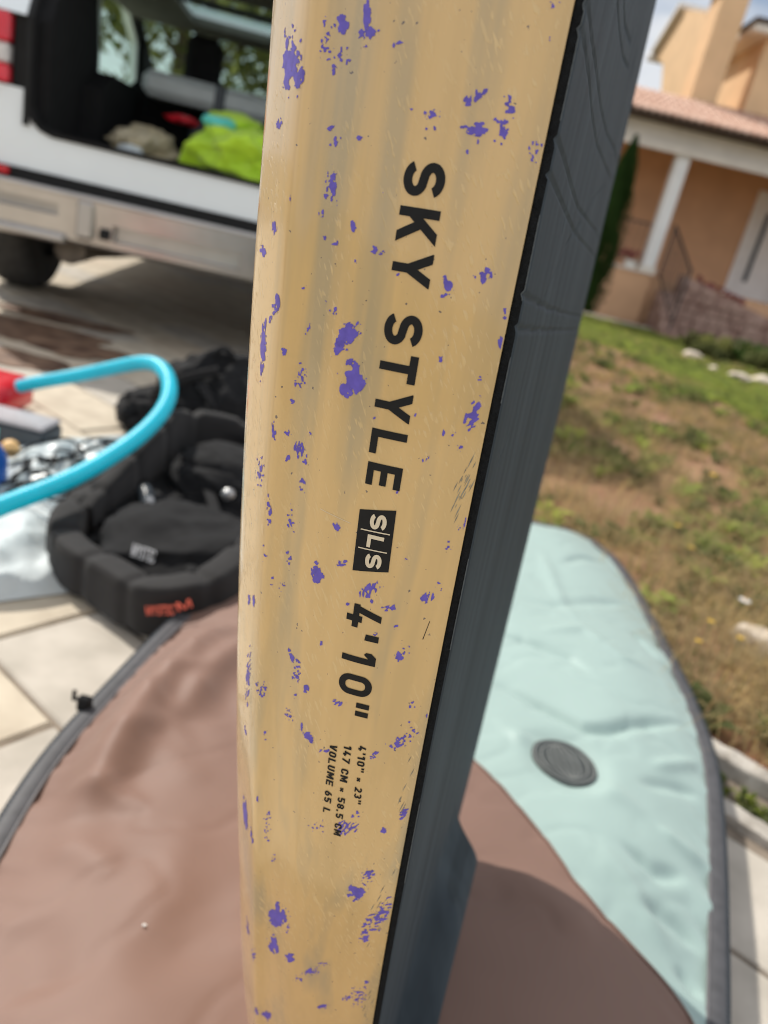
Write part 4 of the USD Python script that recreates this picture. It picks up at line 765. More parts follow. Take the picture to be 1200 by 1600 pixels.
obj('brown_panel', panel(brown_p, .007, 0), 'bag_brown', bag, smooth=True)
obj('mint_panel', panel(mint_p, .006, .0006), 'bag_mint', bag, smooth=True)
# seam cord between the panels
sl = LineString(seam).intersection(bagpoly.buffer(-.004)); sl = sl if sl.geom_type == 'LineString' else max(sl.geoms, key=lambda g: g.length)
sp = np.array([sl.interpolate(t).coords[0] for t in np.arange(0, sl.length, .008)]); sd = shapely.distance(bagpoly.exterior, shapely.points(sp)); obj('seam_cord', tube(np.c_[sp, bag_z(sp, sd)+.0005], .0016, 6), 'bag_brown', bag, smooth=True)
# zip edge, piping, side wall
oc = np.vstack([outl, outl[:1]]); dn = np.gradient(oc, axis=0); dn /= np.linalg.norm(dn, axis=1, keepdims=True); nout = np.c_[dn[:, 1], -dn[:, 0]]
if Polygon(outl).exterior.is_ccw is False: nout = -nout
wob = (meshkit.noise(np.c_[np.arange(len(oc))*.05, 0*np.arange(len(oc)), 0*np.arange(len(oc))], 3)-.5)*.004
def ringband(prof): return grid_mesh(np.array([[np.r_[oc[i]+nout[i]*o, z+wob[i]] for o, z in prof] for i in range(len(oc))])[:, ::-1])
obj('zip_band', ringband([(-.012, Zb+.003), (-.008, Zb+.007), (.004, Zb+.0075), (.011, Zb+.004), (.0155, Zb-.003), (.0165, Zb-.014), (.015, Zb-.022)]), 'zip_tape', bag, smooth=True)
obj('piping', tube(np.c_[oc-nout*.011, np.full(len(oc), Zb+.005)+wob], .0022, 8), 'zip_piping', bag, smooth=True)
teeth = []
for i in range(0, len(oc)-1, 1):
    m = B(-.0012, .0012, -.004, .004, -.0012, .0016); a = math.atan2(dn[i, 1], dn[i, 0]); m.apply_transform(trimesh.transformations.rotation_matrix(a, (0, 0, 1))); p = oc[i]+nout[i]*.0085; m.apply_translation((p[0], p[1], Zb+.0045+wob[i])); teeth.append(m)
tag(obj('zip_teeth', cat_(teeth), 'dark_grey_plastic', bag), kind='stuff')
obj('side_wall', ringband([(.0145, Zb-.021), (.018, Zb-.03), (.014, Zb-.05), (.006, .004), (-.02, .0015)]), 'bag_brown', bag, smooth=True)
c = atZ(135, 1102, Zb+.01); pl = obj('zip_puller', B(c[0]-.012, c[0]+.006, c[1]-.006, c[1]+.008, Zb, Zb+.022, .003), 'black_fabric', bag); obj('puller_cord', tube([(c[0]-.01, c[1], Zb+.018), (c[0]-.02, c[1]+.006, Zb+.01), (c[0]-.022, c[1]+.012, Zb+.02)], .003, 6), 'black_fabric', pl)
# round rubber emblem
lc = atZ(881, 1192, .105)[:2]; RL = .0465
def bz(P): P = np.atleast_2d(P); return bag_z(P, shapely.distance(bagpoly.exterior, shapely.points(P)))+.0006
ax_ = atZ(905, 1228, .1)[:2]-atZ(860, 1155, .1)[:2]; ax_ /= np.linalg.norm(ax_); ay_ = np.array([-ax_[1], ax_[0]])
rings = np.array([[lc+r*RL*(math.cos(a)*ax_+math.sin(a)*ay_) for a in np.linspace(0, 2*np.pi, 65)] for r in (0.001, .2, .4, .6, .8, .9, .97, 1.0, 1.005)])
zz = bz(rings.reshape(-1, 2)).reshape(rings.shape[:2]); zz = zz*.9+zz.mean()*.1; lift = np.array([.0045, .0045, .0045, .0045, .0045, .0045, .0042, .003, -.004]); EM = np.dstack([rings, zz+lift[:, None]])
em = obj('emblem', grid_mesh(EM), 'logo_rubber', bag, smooth=True)
def on_emb(u, v): p = lc+RL*(u*ax_+v*ay_); rr_ = min(math.hypot(u, v), .99); a = math.atan2(v, u) % (2*np.pi); z = np.interp(rr_, [0.001, .2, .4, .6, .8, .9, .97, 1], [np.interp(a, np.linspace(0, 2*np.pi, 65), zz[k]) for k in range(8)]); return np.r_[p, z+.0046]
for R in (.93, .72): obj('emblem_ring', tube([on_emb(R*math.cos(a), R*math.sin(a)) for a in np.linspace(0, 2*np.pi, 60)], .0010, 6), 'logo_line', em, smooth=True)
for k in (-.62, -.32, 0, .32, .62): obj('emblem_meridian', tube([on_emb(.70*math.sin(t), .70*k*math.cos(t)) for t in np.linspace(-1.5, 1.5, 24)], .0009, 6), 'logo_line', em, smooth=True)
# raised flap with pale lining at the top left edge
A_ = [(318, 936, 1.265), (335, 912, 1.29), (360, 895, 1.32), (395, 872, 1.37), (440, 840, 1.43)]; B_ = [(306, 912, 1.262), (318, 893, 1.29), (345, 868, 1.33), (385, 838, 1.38), (430, 800, 1.44)]
fa, fb_ = np.array([W(*p) for p in A_]), np.array([W(*p) for p in B_]); f_ = np.linspace(0, 1, 8)[:, None, None]; FV = fa[None]*(1-f_)+fb_[None]*f_+np.array([0, 0, 1])*(.006*np.sin(np.pi*f_))
tk = np.array([.0, .012, .0]); obj('flap', cat_([grid_mesh(FV), grid_mesh((FV+tk)[:, ::-1])]), 'bag_brown', bag, smooth=True); obj('flap_edge', tube(list(fb_), .008, 8, smooth_n=20), 'bag_brown', bag, smooth=True)
obj('flap_lining', tube([fa[0]+[.03, -.01, -.0], fa[0]+[.008, -.004, .0], (fa[0]+fb_[0])/2+[-.004, -.004, 0], fb_[0], fb_[1]+[-.004, .0, .002]], .007, 8, smooth_n=24), 'pale_lining', bag, smooth=True)
tag(obj('white_fluff', lump(tuple(np.r_[atZ(225, 1450, .11)[:2], float(bz(atZ(225, 1450, .11)[:2])[0])+.001]), (.002, .0013, .0008), 5, sub=2), 'flower_white'), 'tiny white fleck on the brown panel of the bag', 'fleck')
# ------------------------------------------------------------------ the upright foil board
BO = np.array([0.06775, 0.21522, 0.0]); tl, tf, yw = -0.0586, 0.07138, -0.20998
bA = np.array([math.sin(tl), math.sin(tf), 1.0]); bA /= np.linalg.norm(bA)
bN = np.array([math.sin(yw), -math.cos(yw), 0.0]); bN -= bA*(bN@bA); bN /= np.linalg.norm(bN); bD = np.cross(bA, bN)
m4 = np.eye(4); m4[0, :3], m4[1, :3], m4[2, :3], m4[3, :3] = bD, -bN, bA, BO
board = thing('foil_board', 'golden yellow foil board with purple flecks standing upright on its tail', 'board', matrix=m4)
BW, S0, S1 = 0.585, 0.095, 1.565
def b_off(s):
    s = np.asarray(s, float); lo = np.clip(.8-s, 0, None); hi = np.clip(s-1.02, 0, None)
    return .2365*lo**2+.15909*lo**4+.33*hi**2+.9*np.clip(s-1.40, 0, None)**1.5
def b_T(s): return 1.06*np.interp(s, [0, .2, .4, .6, .8, 1.0, 1.25, 1.56], [.08722, .08921, .0912, .10003, .10757, .11691, .110, .055])
PQ = np.array([(0, 0), (.02, .0011), (.06, .0024), (.15, .0044), (.32, .0064), (.48, .0046), (.59, .0010), (.65, -.0012), (.69, -.0020), (.72, -.0021), (.745, -.0027), (.77, -.0045), (.80, -.0074), (.84, -.0118), (.88, -.0164), (.92, -.0213), (.955, -.0262), (.98, -.031), (1.0, -.040), (1.005, -.06)])
b_prof = PchipInterpolator(PQ[:, 0], PQ[:, 1])
def rail_pt(s, t, lift=0.0): s, t = np.asarray(s, float), np.asarray(t, float); q = np.clip(-t/b_T(s), 0, 1.005); return np.stack([t, -(b_prof(q)-b_off(s))-lift, s], -1)
SS = np.r_[np.linspace(S0, .30, 30), np.linspace(.304, .90, 150), np.linspace(.91, S1, 60)]
qq = np.r_[np.linspace(0, .1, 14), np.linspace(.11, .78, 50), np.linspace(.79, 1.0, 46), 1.005]
def section(s):
    T, off = b_T(s), b_off(s); fr = np.c_[-qq*T, b_prof(qq)-off]; far = np.c_[fr[::-1, 0], -(BW-2*off)-fr[::-1, 1]-2*off]
    deck = np.c_[np.zeros(8), np.linspace(-(BW-off), -off, 10)[1:-1]]; L = np.vstack([fr, far, deck]); return np.c_[L[:, 0], -L[:, 1], np.full(len(L), s)]
V = np.array([section(s) for s in SS]); V = np.concatenate([V, V[:, :1]], 1)
hull = grid_mesh(V[:, ::-1])
caps = []
for k in (0, -1):
    L = V[k][:-1]; n = len(L); caps.append(trimesh.Trimesh(np.vstack([L, L.mean(0)]), [(i, (i+1) % n, n) if k == 0 else ((i+1) % n, i, n) for i in range(n)], process=False))
obj('hull', cat_([hull]+caps), 'board_yellow', board, smooth=35)
# deck pad: foam sheet with cut grooves and a raised tail kick
GR = [[(0.8152, 0.023), (0.8157, -0.01), (0.8177, -0.0593), (0.8181, -0.1201), (0.8216, -0.2091), (0.8395, -0.3971), (.85, -.5)], [(0.8221, 0.0024), (0.8238, -0.0369), (0.8273, -0.0873), (0.8319, -0.1694), (0.8401, -0.2688), (0.8639, -0.4472), (.872, -.55)],
 [(0.7841, 0.0038), (0.7852, -0.0381), (0.7841, -0.0808), (0.7845, -0.1656), (0.7919, -0.3111), (0.7998, -0.4456), (.803, -.55)], [(0.774, -0.001), (0.7739, -0.0509), (0.7738, -0.1123), (0.7749, -0.2242), (0.7833, -0.4556), (.786, -.56)], [(0.8616, -0.1151), (0.8686, -0.1775), (0.8794, -0.2571), (0.9045, -0.3764), (.93, -.5)],
 [(0.8759, -0.1578), (0.8804, -0.2064), (0.9114, -0.357), (.93, -.46)], [(0.7786, -0.0904), (0.7722, -0.098), (0.7664, -0.0976)], [(.83, -.40), (0.8063, -0.2887), (0.7815, -0.2118), (0.7633, -0.1366)], [(0.7367, 0.0026), (0.7353, -0.0445), (0.7335, -0.1155), (0.7305, -0.3386), (.729, -.56)],
 [(0.7262, 0.0066), (0.7245, -0.0489), (0.7222, -0.1586), (0.7174, -0.4352), (.716, -.56)], [(0.6813, -0.0562), (0.6786, -0.0523), (0.6735, -0.0346)], [(0.7625, -0.1458), (0.7482, -0.1055), (0.7336, -0.0692)]]
GRL = [(LineString(g), w, d) for g, w, d in zip(GR, [.0008]*6+[.0007, .0007, .0008, .0008, .0006, .0007], [.0011]*6+[.0007, .0006]+[.0011]*2+[.0004, .0004])]
def pad_top(s, b):
    x = np.full(s.shape, .0038)
    sm = lambda v: np.clip(v, 0, 1)**2*(3-2*np.clip(v, 0, 1))
    # raised centre towards the tail
    amp = .031*sm((.285-s)/.06); half = np.interp(s, [.09, .21, .285], [.13, .085, .06]); dist = half-np.abs(b+.31); x = x+amp*sm(dist/.035)
    pts = shapely.points(np.c_[s.ravel(), b.ravel()])
    for L, w, d in GRL: x = x-d*np.exp(-(shapely.distance(L, pts).reshape(s.shape)/w)**4)
    # soft dents and worn ripples of the foam
    q = np.stack([s*14, b*5, 0*s], -1); x = x+.0020*(meshkit.fbm(np.stack([s*4.5, b*3.0, 0*s], -1)+3, 3, 2)-.5)+.0002*(meshkit.fbm(np.stack([s*40, b*14, 0*s], -1), 2, 4)-.5)
    return x
ps = np.r_[np.linspace(S0+.004, .33, 50), np.linspace(.3315, .90, 430), np.linspace(.91, 1.53, 50)]; pf = np.r_[np.linspace(0, .12, 60), np.linspace(.124, 1, 190)]
Sg, Fg = np.meshgrid(ps, pf, indexing='ij'); Og = b_off(Sg); Bg = -(Og+.0009)-Fg*(BW-2*Og-.0018)
PX = pad_top(Sg, Bg); PX[:, 0] -= .0006; PX[:, -1] -= .0006
obj('deck_pad', grid_mesh(np.stack([PX, -Bg, Sg], -1)[:, ::-1]), 'pad_foam', board, smooth=True)
nr = meshkit.fbm(np.stack([ps*900, 0*ps, 0*ps], -1), 2, 6)-.5; rows = []
for k in np.linspace(0, 1, 7):
    rows.append(np.stack([.0002+(PX[:, 0]-.0002)*k, b_off(ps)+.0009+(.0000005*np.sin(k*3))+.00012*(meshkit.fbm(np.stack([ps*700, 0*ps+k*5, 0*ps], -1), 2, 6)-.5)-.0003*math.sin(math.pi*k), ps], -1))
obj('pad_edge', grid_mesh(np.stack(rows, 1)[:, ::-1]), 'pad_edge_foam', board, smooth=True)
for a0, a1 in ((.735, .762), (.79, .835), (.70, .716), (.60, .64), (.47, .52)):
    s_ = np.linspace(a0, a1, 40); x_ = np.interp(s_, ps, PX[:, 0]); obj('worn_edge', tube(np.c_[x_-.0000, b_off(s_)+.00075, s_], .00016+.0001*np.abs(np.sin(s_*900)), 5), 'pad_scuff', board)
# decals: shapes drawn in rail coordinates (s along the board, t across the rail) and laid on the rail
def on_rail(name, g, look, lift, parent=None, size=.0035):
    ms = []
    for q in getattr(g, 'geoms', [g]):
        if q.geom_type != 'Polygon' or q.area < 1e-9: continue
        v, f = trimesh.creation.triangulate_polygon(q, engine='earcut'); v = np.c_[v, np.zeros(len(v))]
        if max(np.ptp(v[:, 0]), np.ptp(v[:, 1])) > size: v, f = trimesh.remesh.subdivide_to_size(v, f, size, max_iter=12)
        ms.append(trimesh.Trimesh(v, f, process=False))
    if not ms: return None
    m = cat_(ms); m.vertices = rail_pt(m.vertices[:, 0], m.vertices[:, 1], lift); return obj(name, m, look, parent or board)
def arc(cx, cy, rx, ry, a0, a1, n=24): a = np.radians(np.linspace(a0, a1, n)); return [(cx+rx*math.cos(t), cy+ry*math.sin(t)) for t in a]
def glyph(ch, w, k):
    x0, x1, y0, y1, c = k/2, w-k/2, k/2, 1-k/2, w/2; rx = (w-k)/2; h = (1-k)/4
    def st(*p, cap=2): return unary_union([LineString(q).buffer(k/2, cap_style=cap, join_style=2, mitre_limit=3) for q in p])
    clip = sbox(0, 0, w, 1)
    if ch == 'S': return st(arc(c, .5+h, rx, h, 18, 90)+arc(c, .5+h, rx, h, 90, 250)[1:]+[(c+rx*.35, .5-h*.10)]+arc(c, .5-h, rx, h, 62, -90)+arc(c, .5-h, rx, h, -90, -162)[1:])
    if ch == 'K': return unary_union([sbox(0, 0, k, 1), st([(k*.6, .33), (w-k*.42, 1.08)]).intersection(clip), st([(w*.40, .62), (w-k*.40, -.08)]).intersection(clip)])
    if ch == 'Y': return unary_union([sbox(c-k/2, 0, c+k/2, .5), st([(k*.30, 1.08), (c+.02, .38)]).intersection(sbox(0, .3, w, 1)), st([(w-k*.30, 1.08), (c-.02, .38)]).intersection(sbox(0, .3, w, 1))])
    if ch == 'T': return unary_union([sbox(0, 1-k, w, 1), sbox(c-k/2, 0, c+k/2, 1-k)])
    if ch == 'L': return unary_union([sbox(0, 0, k, 1), sbox(0, 0, w, k*.95)])
    if ch == 'E': return unary_union([sbox(0, 0, k, 1), sbox(0, 0, w, k*.92), sbox(0, 1-k*.92, w, 1), sbox(0, .5-k*.45, w*.94, .5+k*.45)])
    if ch == '4': return unary_union([sbox(w*.62-k/2, 0, w*.62+k/2, .46), st([(w*.50, 1.1), (k*.42, .12)]).intersection(sbox(0, .18, w, 1)), sbox(0, .18, w, .18+k*.9)])
    if ch == '1': return unary_union([sbox(w-k*1.25, 0, w-k*.25, 1), st([(w-k*.9, 1.02), (.0, .70)]).intersection(clip)])
    if ch in '0O':
        r = min(rx, .30); return Polygon(sbox(x0, y0, x1, y1).buffer(-r*.95).buffer(r*.95).buffer(k/2).exterior).difference(sbox(x0, y0, x1, y1).buffer(-r*.95).buffer(r*.95).buffer(-k/2))
    if ch == 'C': return glyph('O', w, k).difference(sbox(c+.02, .36, w+.1, .64))
    if ch == 'U': return unary_union([st([(x0, 1), (x0, .35)]+arc(c, .5*.7, rx, .35-k/2, 180, 360)+[(x1, 1)])])
    if ch == 'V': return st([(k*.3, 1.1), (c, -.02), (w-k*.3, 1.1)]).intersection(clip)
    if ch == 'M': return unary_union([sbox(0, 0, k, 1), sbox(w-k, 0, w, 1), st([(k*.5, 1.0), (c, .34), (w-k*.5, 1.0)]).intersection(clip)])
    if ch == '2': return unary_union([st(arc(c, .5+h*.9, rx, h*1.1, 165, -30)+[(x0+.02, y0)]), sbox(0, 0, w, k*.92)]).intersection(clip)
    if ch == '3': return unary_union([st(arc(c, .5+h, rx, h, 160, -95)), st(arc(c, .5-h, rx, h, 95, -160))])
    if ch == '5': return unary_union([sbox(0, 1-k*.9, w, 1), sbox(0, .48, k, 1), st([(x0, .52)]+arc(c, .5-h*.85, rx, h*1.18, 130, -160))]).intersection(clip)
    if ch == '6': return unary_union([Polygon(arc(c, .5-h*.8, rx+k/2, h*1.2+k/2, 0, 360)).difference(Polygon(arc(c, .5-h*.8, rx-k/2, h*1.2-k/2, 0, 360))), st([(x0+.01, .36), (x0+.06, .62), (w*.62, 1.05)]).intersection(clip)])
    if ch == '7': return unary_union([sbox(0, 1-k*.92, w, 1), st([(x1, .95), (w*.32, -.05)]).intersection(clip)])
    if ch == '8': return unary_union([Polygon(arc(c, .5+s_*h*.98, rx+k/2, h+k/2, 0, 360)).difference(Polygon(arc(c, .5+s_*h*.98, rx-k/2, h-k/2, 0, 360))) for s_ in (-1, 1)])
    if ch == 'x': return unary_union([st([(.06, .20), (w-.06, .20+w-.12)]), st([(.06, .20+w-.12), (w-.06, .20)])])
    if ch == '.': return sbox(0, 0, k*1.1, k*1.1)
    if ch == "'": return Polygon([(.0, 1), (k, 1), (k*.92, .62), (k*.08, .62)])
    if ch == '"': return unary_union([affinity.translate(glyph("'", w, k), dx, 0) for dx in (0, k*1.55)])
def place(g, s0, t0, h): return affinity.affine_transform(g, [-h*0, 0, 0, 0, 0, 0]) if False else shapely.transform(g, lambda a: np.c_[s0-a[:, 0]*h, t0+a[:, 1]*h])
def tb(s): return -.0417+(.7561-s)*.0296
for ch, a, b in [('S', .7720, .7614), ('K', .7580, .7467), ('Y', .7444, .7334), ('S', .7240, .7134), ('T', .7106, .7008), ('Y', .6973, .6869), ('L', .6830, .6738), ('E', .6704, .6617)]:
    h = .0138-(.76-a)*.006; on_rail('letter', place(glyph(ch, (a-b)/h, .215), a, tb((a+b)/2), h), 'board_ink', .00022)
for ch, a, b in [('4', .6123, .6019), ('1', .5916, .5853), ('0', .5801, .5703)]: on_rail('digit', place(glyph(ch, (a-b)/.0141, .20), a, -.0386+(.6035-a)*.016, .0141), 'board_ink', .00022)
on_rail('foot_mark', place(Polygon([(0, .62), (.20, .60), (.20, 1), (0, 1)]), .5999, -.0386, .0141), 'board_ink', .00022)
on_rail('inch_mark', unary_union([place(Polygon([(dx, .60), (dx+.18, .60), (dx+.18, .99), (dx, .99)]), .5671, -.0380, .0141) for dx in (0, .29)]), 'board_ink', .00022)
badge = on_rail('badge', Polygon([(.6513, -.0396), (.6540, -.0257), (.6287, -.0249), (.6259, -.0390)]), 'board_ink', .00020)
for ch, a, b, t0 in [('S', .6511, .6449, -.0349), ('L', .6424, .6372, -.0349), ('S', .6349, .6288, -.0345)]: on_rail('badge_letter', place(glyph(ch, (a-b)/.0064, .24), a, t0, .0064), 'badge_ink_light', .00034, badge)
for s_ in (.6437, .6361): on_rail('badge_stroke', Polygon([(s_-.00022, -.0380), (s_+.00022, -.0380), (s_+.0006, -.0266), (s_+.00016, -.0266)]), 'badge_ink_light', .00034, badge)
WID = {"'": .24, '"': .50, '.': .26, 'x': .50, ' ': .34, '1': .42, 'M': .74}
def small_line(txt, s0, s1, t0, t1, h):
    k = .20; adv = [WID.get(c, .58) for c in txt]; gap = .17; tot = sum(adv)+gap*(len(txt)-1); sc = (s0-s1)/(tot*h); x = 0; gs = []
    for c, a in zip(txt, adv):
        if c != ' ': gs.append(place(shapely.transform(glyph(c, a, k), lambda q: q*[sc, 1]), s0-x*h*sc, t0+(t1-t0)*x/tot-h/2, h))
        x += a+gap
    on_rail('printed_line', unary_union(gs), 'board_ink', .00022)
small_line('4\'10" x 23"', .5458, .5137, -.0243, -.0229, .0033); small_line('147 CM x 58.5 CM', .5440, .4918, -.0305, -.0299, .0034); small_line('VOLUME 65 L', .5420, .5030, -.0368, -.0363, .0034)
# purple flecks: centre s t (0.1 mm), half axes (0.01 mm) and kind
MARKS = """8004 -925 -28 543 -979 171 b;8106 -729 -1 245 -384 67 b;8125 -637 7 132 -401 70 b;8079 -614 14 242 -197 35 b;8073 -649 9 156 -126 22 b;8058 -783 0 178 -468 80 s;8005 -712 8 315 -223 39 s;7967 -737 2 101 -132 23 b;8038 -625 4 67 -63 11 b;8048 -512 13 169 -89 16 s;7859 -360 24 205 -128 24 b;7819 -357 15 124 -92 17 s;7866 -431 5 42 -37 7 b;7925 -233 187 260 -99 91 k;7911 -127 20 135 -247 53 s;7835 -218 45 339 -199 40 b;7801 -201 8 60 -128 26 b;7836 -137 26 175 -324 68 s;7769 -232 14 101 -110 22 s;8200 -55 23 147 -82 19 s;7800 -19 30 172 -217 47 s;7802 -969 -17 178 -188 40 b;7792 -721 8 153 -78 13 b;7751 -693 15 197 -136 23 s;7769 -601 9 91 -67 11 b;7609 -685 25 248 -582 93 b;7524 -716 8 79 -123 20 s;7555 -848 10 72 -104 14 b;7458 -928 10 156 -282 49 b;7494 -577 14 105 -162 26 b;7437 -689 10 77 -166 26 s;7429 -640 17 120 -83 13 b;7431 -478 -41 246 -121 -27 k;7365 -999 7 218 -160 68 b;7182 -869 31 188 -338 47 b;7009 -931 41 207 -1115 66 b;7259 -747 17 110 -131 19 s;7116 -712 16 83 -268 39 s;7022 -800 21 112 -163 19 b;6948 -720 44 200 -396 55 s;7124 -898 31 174 -115 17 s;7141 -537 -88 393 -433 -144 b;7081 -570 -71 176 -355 -195 b;6984 -503 88 434 -497 75 b;7381 -550 11 70 -62 10 b;7362 -386 9 55 -51 9 b;7204 -613 21 123 -108 16 s;7359 -216 32 190 -222 42 b;7326 -215 70 156 -47 23 k;7402 -106 156 188 -170 150 k;7300 -14 9 51 -143 29 s;7215 -8 14 82 -272 55 b;7080 -52 11 63 -151 29 s;6942 -52 -32 173 -515 -78 k;6868 -121 34 175 -114 20 s;6758 -178 100 132 -67 46 k;6908 -248 -3 46 -92 -8 b;6866 -391 12 59 -57 9 b;6712 -809 25 87 -344 67 b;6719 -747 33 120 -123 16 b;6845 -745 21 87 -72 9 b;6663 -682 111 181 -246 154 k;6627 -657 34 125 -99 13 b;6619 -738 25 89 -151 19 b;6527 -876 76 218 -522 62 s;6747 -650 29 121 -97 13 s;6618 -267 16 70 -122 19 k;6377 -795 33 103 -560 101 b;6376 -692 52 152 -451 54 s;6422 -482 39 142 -219 29 b;6274 -436 51 181 -134 18 b;6198 -539 76 244 -440 53 b;6230 -691 29 78 -82 9 b;6192 -680 35 93 -194 22 s;6083 -752 27 66 -173 18 s;6069 -700 66 159 -172 19 s;6189 -796 29 120 -286 25 s;6198 -307 298 323 -166 121 k;6109 -390 31 104 -84 11 b;6148 -295 14 50 -82 12 b;6139 -223 113 263 -92 26 k;6213 -94 190 234 -135 84 k;6273 -58 23 117 -241 40 s;6447 -47 22 114 -153 27 s;6536 -4 12 67 -200 36 b;6524 -25 16 90 -175 31 s;6359 -194 15 60 -65 10 b;5908 -890 75 108 -211 22 b;5928 -848 50 96 -272 24 b;5507 -860 137 177 -1455 -8 k;5528 -756 149 192 -342 150 s;5766 -619 83 90 -231 154 b;5706 -582 53 133 -440 44 s;5651 -531 168 153 -163 131 b;5589 -577 37 90 -162 15 s;5474 -598 94 215 -269 24 s;5408 -482 1 231 -217 -42 b;5440 -531 46 73 -248 67 k;5641 -371 10 301 -149 -16 k;5949 -146 -30 199 -325 -49 s;6009 -262 25 89 -71 10 b;6059 -186 27 99 -112 17 s;5895 -483 19 55 -104 12 b;5530 -85 378 425 -192 105 s;5698 -70 21 100 -283 41 s;5675 -5 -4 63 -160 2 k;5598 -63 16 76 -259 37 s;5295 -718 50 75 -249 19 s;5189 -862 129 122 -298 18 b;5372 -396 105 374 -123 4 k;5426 -183 61 188 -151 20 s;4928 -405 140 305 -313 28 s;4979 -256 155 404 -346 37 k;5067 -232 53 142 -299 33 s;5019 -98 137 170 -168 69 b;5132 -26 -46 105 -361 -69 k;4662 -839 274 195 -1064 242 b;4608 -764 114 132 -401 71 b;4731 -673 130 172 -762 41 s;4719 -133 -10 234 -475 -34 k;4585 -168 145 359 -480 49 b;4405 -66 -209 305 -1463 -385 k;4147 -565 386 548 -1028 42 b;3892 -600 343 256 -651 186 b;3881 -478 214 294 -335 14 b;3869 -351 450 423 -267 66 k;3747 -419 104 146 -293 13 s;3974 -287 127 234 -135 9 s;3654 -728 81 135 -748 2 k;3780 -798 313 168 -544 165 k;3742 -142 319 227 -138 54 k;3594 -264 234 311 -211 23 b;3763 -90 86 291 -775 61 s;3907 -62 32 126 -141 12 b;3100 -638 461 236 -403 130 b;3071 -709 200 122 -403 131 k;3956 -869 -1 0 -409 18 s;4893 -736 23 63 -244 12 s;4562 -620 117 151 -266 14 s;5678 -586 59 148 -158 15 s;7116 -194 10 54 -86 16 s;7613 -483 7 55 -49 8 s;6818 -72 16 87 -139 25 s;6533 -656 33 113 -254 32 s;7287 -726 10 68 -86 13 s;7233 -651 10 62 -86 13 s;8116 -47 9 56 -67 15 s"""
def marching(F, A, Bc):
    """the part of a triangulated grid where F > 0"""
    n, m = F.shape; i = np.arange(n*m).reshape(n, m); T = np.vstack([np.stack([i[:-1, :-1], i[1:, :-1], i[1:, 1:]], -1).reshape(-1, 3), np.stack([i[:-1, :-1], i[1:, 1:], i[:-1, 1:]], -1).reshape(-1, 3)])
    f = F.ravel(); P = np.c_[A.ravel(), Bc.ravel()]; out = []; k = (f[T] > 0).sum(1); out.append(P[T[k == 3]])
    def cut(p, q): w = f[p]/(f[p]-f[q]); return P[p]+(P[q]-P[p])*w[:, None]
    for want in (1, 2):
        t = T[k == want]; pos = f[t] > 0; lone = np.argmax(pos if want == 1 else ~pos, 1); r = np.arange(len(t)); a, b, c = t[r, lone], t[r, (lone+1) % 3], t[r, (lone+2) % 3]
        if want == 1: out.append(np.stack([P[a], cut(a, b), cut(a, c)], 1))
        else: ab, ac = cut(b, a), cut(c, a); out += [np.stack([ab, P[b], P[c]], 1), np.stack([ab, P[c], ac], 1)]
    return np.vstack(out)
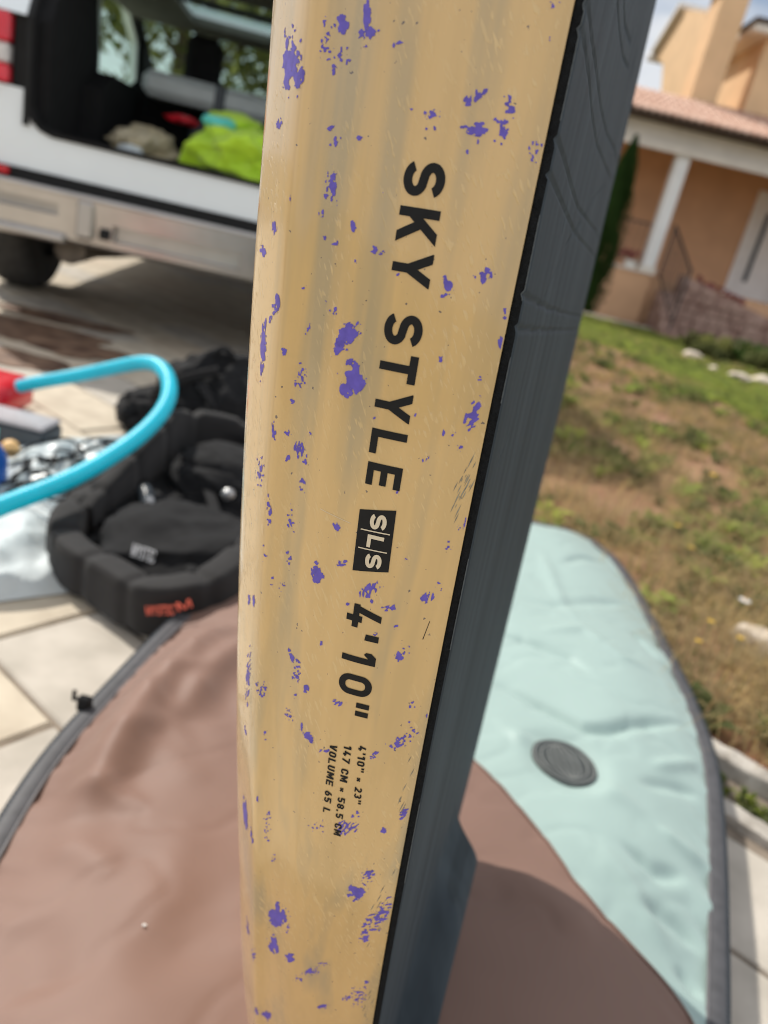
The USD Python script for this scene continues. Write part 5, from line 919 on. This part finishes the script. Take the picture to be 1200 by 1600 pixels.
for i, ln in enumerate(MARKS.split(';')):
    f = ln.split(); cs, ct = int(f[0])*1e-4, int(f[1])*1e-4; I = np.array([int(f[2]), int(f[3])])*1e-5; J = np.array([int(f[4]), int(f[5])])*1e-5; kind = f[6]
    li, lj = np.linalg.norm(I), np.linalg.norm(J); E_ = 1.45; na, nb = (int(np.clip(2*E_*l/.00022, 14, 90)) for l in (li, lj)); A, Bc = np.meshgrid(np.linspace(-E_, E_, na), np.linspace(-E_, E_, nb), indexing='ij'); rho = np.hypot(A, Bc)
    if kind == 's': rho = np.maximum(np.abs(A), np.abs(Bc))*.6+rho*.4
    sa, sb_ = li/.0016, lj/.0016; o = i*7.7
    n1 = meshkit.fbm(np.stack([A*1.5, Bc*1.5, 0*A], -1)+o+5, 3, i)-.5; n2 = meshkit.fbm(np.stack([A*sa*.9, Bc*sb_*.9, 0*A], -1)+o+9, 4, i+1)-.5
    if kind == 'b': F = .62-.72*rho+1.7*n1+1.5*n2
    elif kind == 'k': c_, s_ = .8, .6; u, v = (A*sa*c_+Bc*sb_*s_), (-A*sa*s_+Bc*sb_*c_); n3 = meshkit.fbm(np.stack([u*2.2, v*.8, 0*A], -1)+o, 3, i+2)-.5; F = .42-.62*rho+1.3*n1+2.8*n3
    else: n3 = meshkit.fbm(np.stack([A*sa*1.5, Bc*sb_*1.5, 0*A], -1)+o, 2, i+3)-.5; F = -.03-.30*rho+2.6*n3+.5*n1
    F = np.minimum(F, (E_-.02-rho)*3)
    tri = marching(F, A, Bc)
    if len(tri) < 1: continue
    st = np.stack([cs+tri[..., 0]*I[0]+tri[..., 1]*J[0], ct+tri[..., 0]*I[1]+tri[..., 1]*J[1]], -1); st = st[(st[..., 1].max(1) < -.0003)]
    if len(st) < 1: continue
    V_ = rail_pt(st[..., 0].ravel(), st[..., 1].ravel(), .00012); m = trimesh.Trimesh(V_, np.arange(len(V_)).reshape(-1, 3), process=False); m.merge_vertices(); obj('purple_fleck', m, 'board_purple', board)
def ragged(n, seed, rough=.32): a = np.linspace(0, 2*np.pi, n, endpoint=False); r = 1-rough*.35+rough*2.0*(meshkit.fbm(np.c_[np.cos(a)*2.1+seed*3.7, np.sin(a)*2.1, 0*a+seed], 4, seed)-.5); return np.c_[r*np.cos(a), r*np.sin(a)]
# scuffs and hairline scratches
M('rail_scuff', (0.20, 0.19, 0.15), 0.7, var=0.3, scale=300)
rr = np.random.default_rng(31); sc = []
for s_, t_, n, ds, dt in [(.667, -.0035, 26, .009, .003), (.445, -.0055, 24, .022, .0035), (.36, -.004, 14, .02, .003), (.52, -.004, 10, .02, .002)]:
    for _ in range(n): a = rr.uniform(.0006, .0035); c0 = (s_+rr.normal(0, ds*.6), min(t_+rr.normal(0, dt*.6), -.0006)); sc.append(Polygon([(c0[0]-a, c0[1]-a*.25), (c0[0], c0[1]-.00012-a*.03), (c0[0]+a, c0[1]+a*.25), (c0[0], c0[1]+.00012+a*.03)]))
tag(on_rail('scuff_marks', unary_union(sc), 'rail_scuff', .00010), kind='stuff')
on_rail('scratch', Polygon([(.603, -.0075), (.6115, -.0062), (.6116, -.0064), (.603, -.0078)]), 'board_ink', .00013); on_rail('scratch', Polygon([(.6465, -.056), (.6445, -.0425), (.6447, -.0425), (.6467, -.056)]), 'badge_ink_light', .00013)
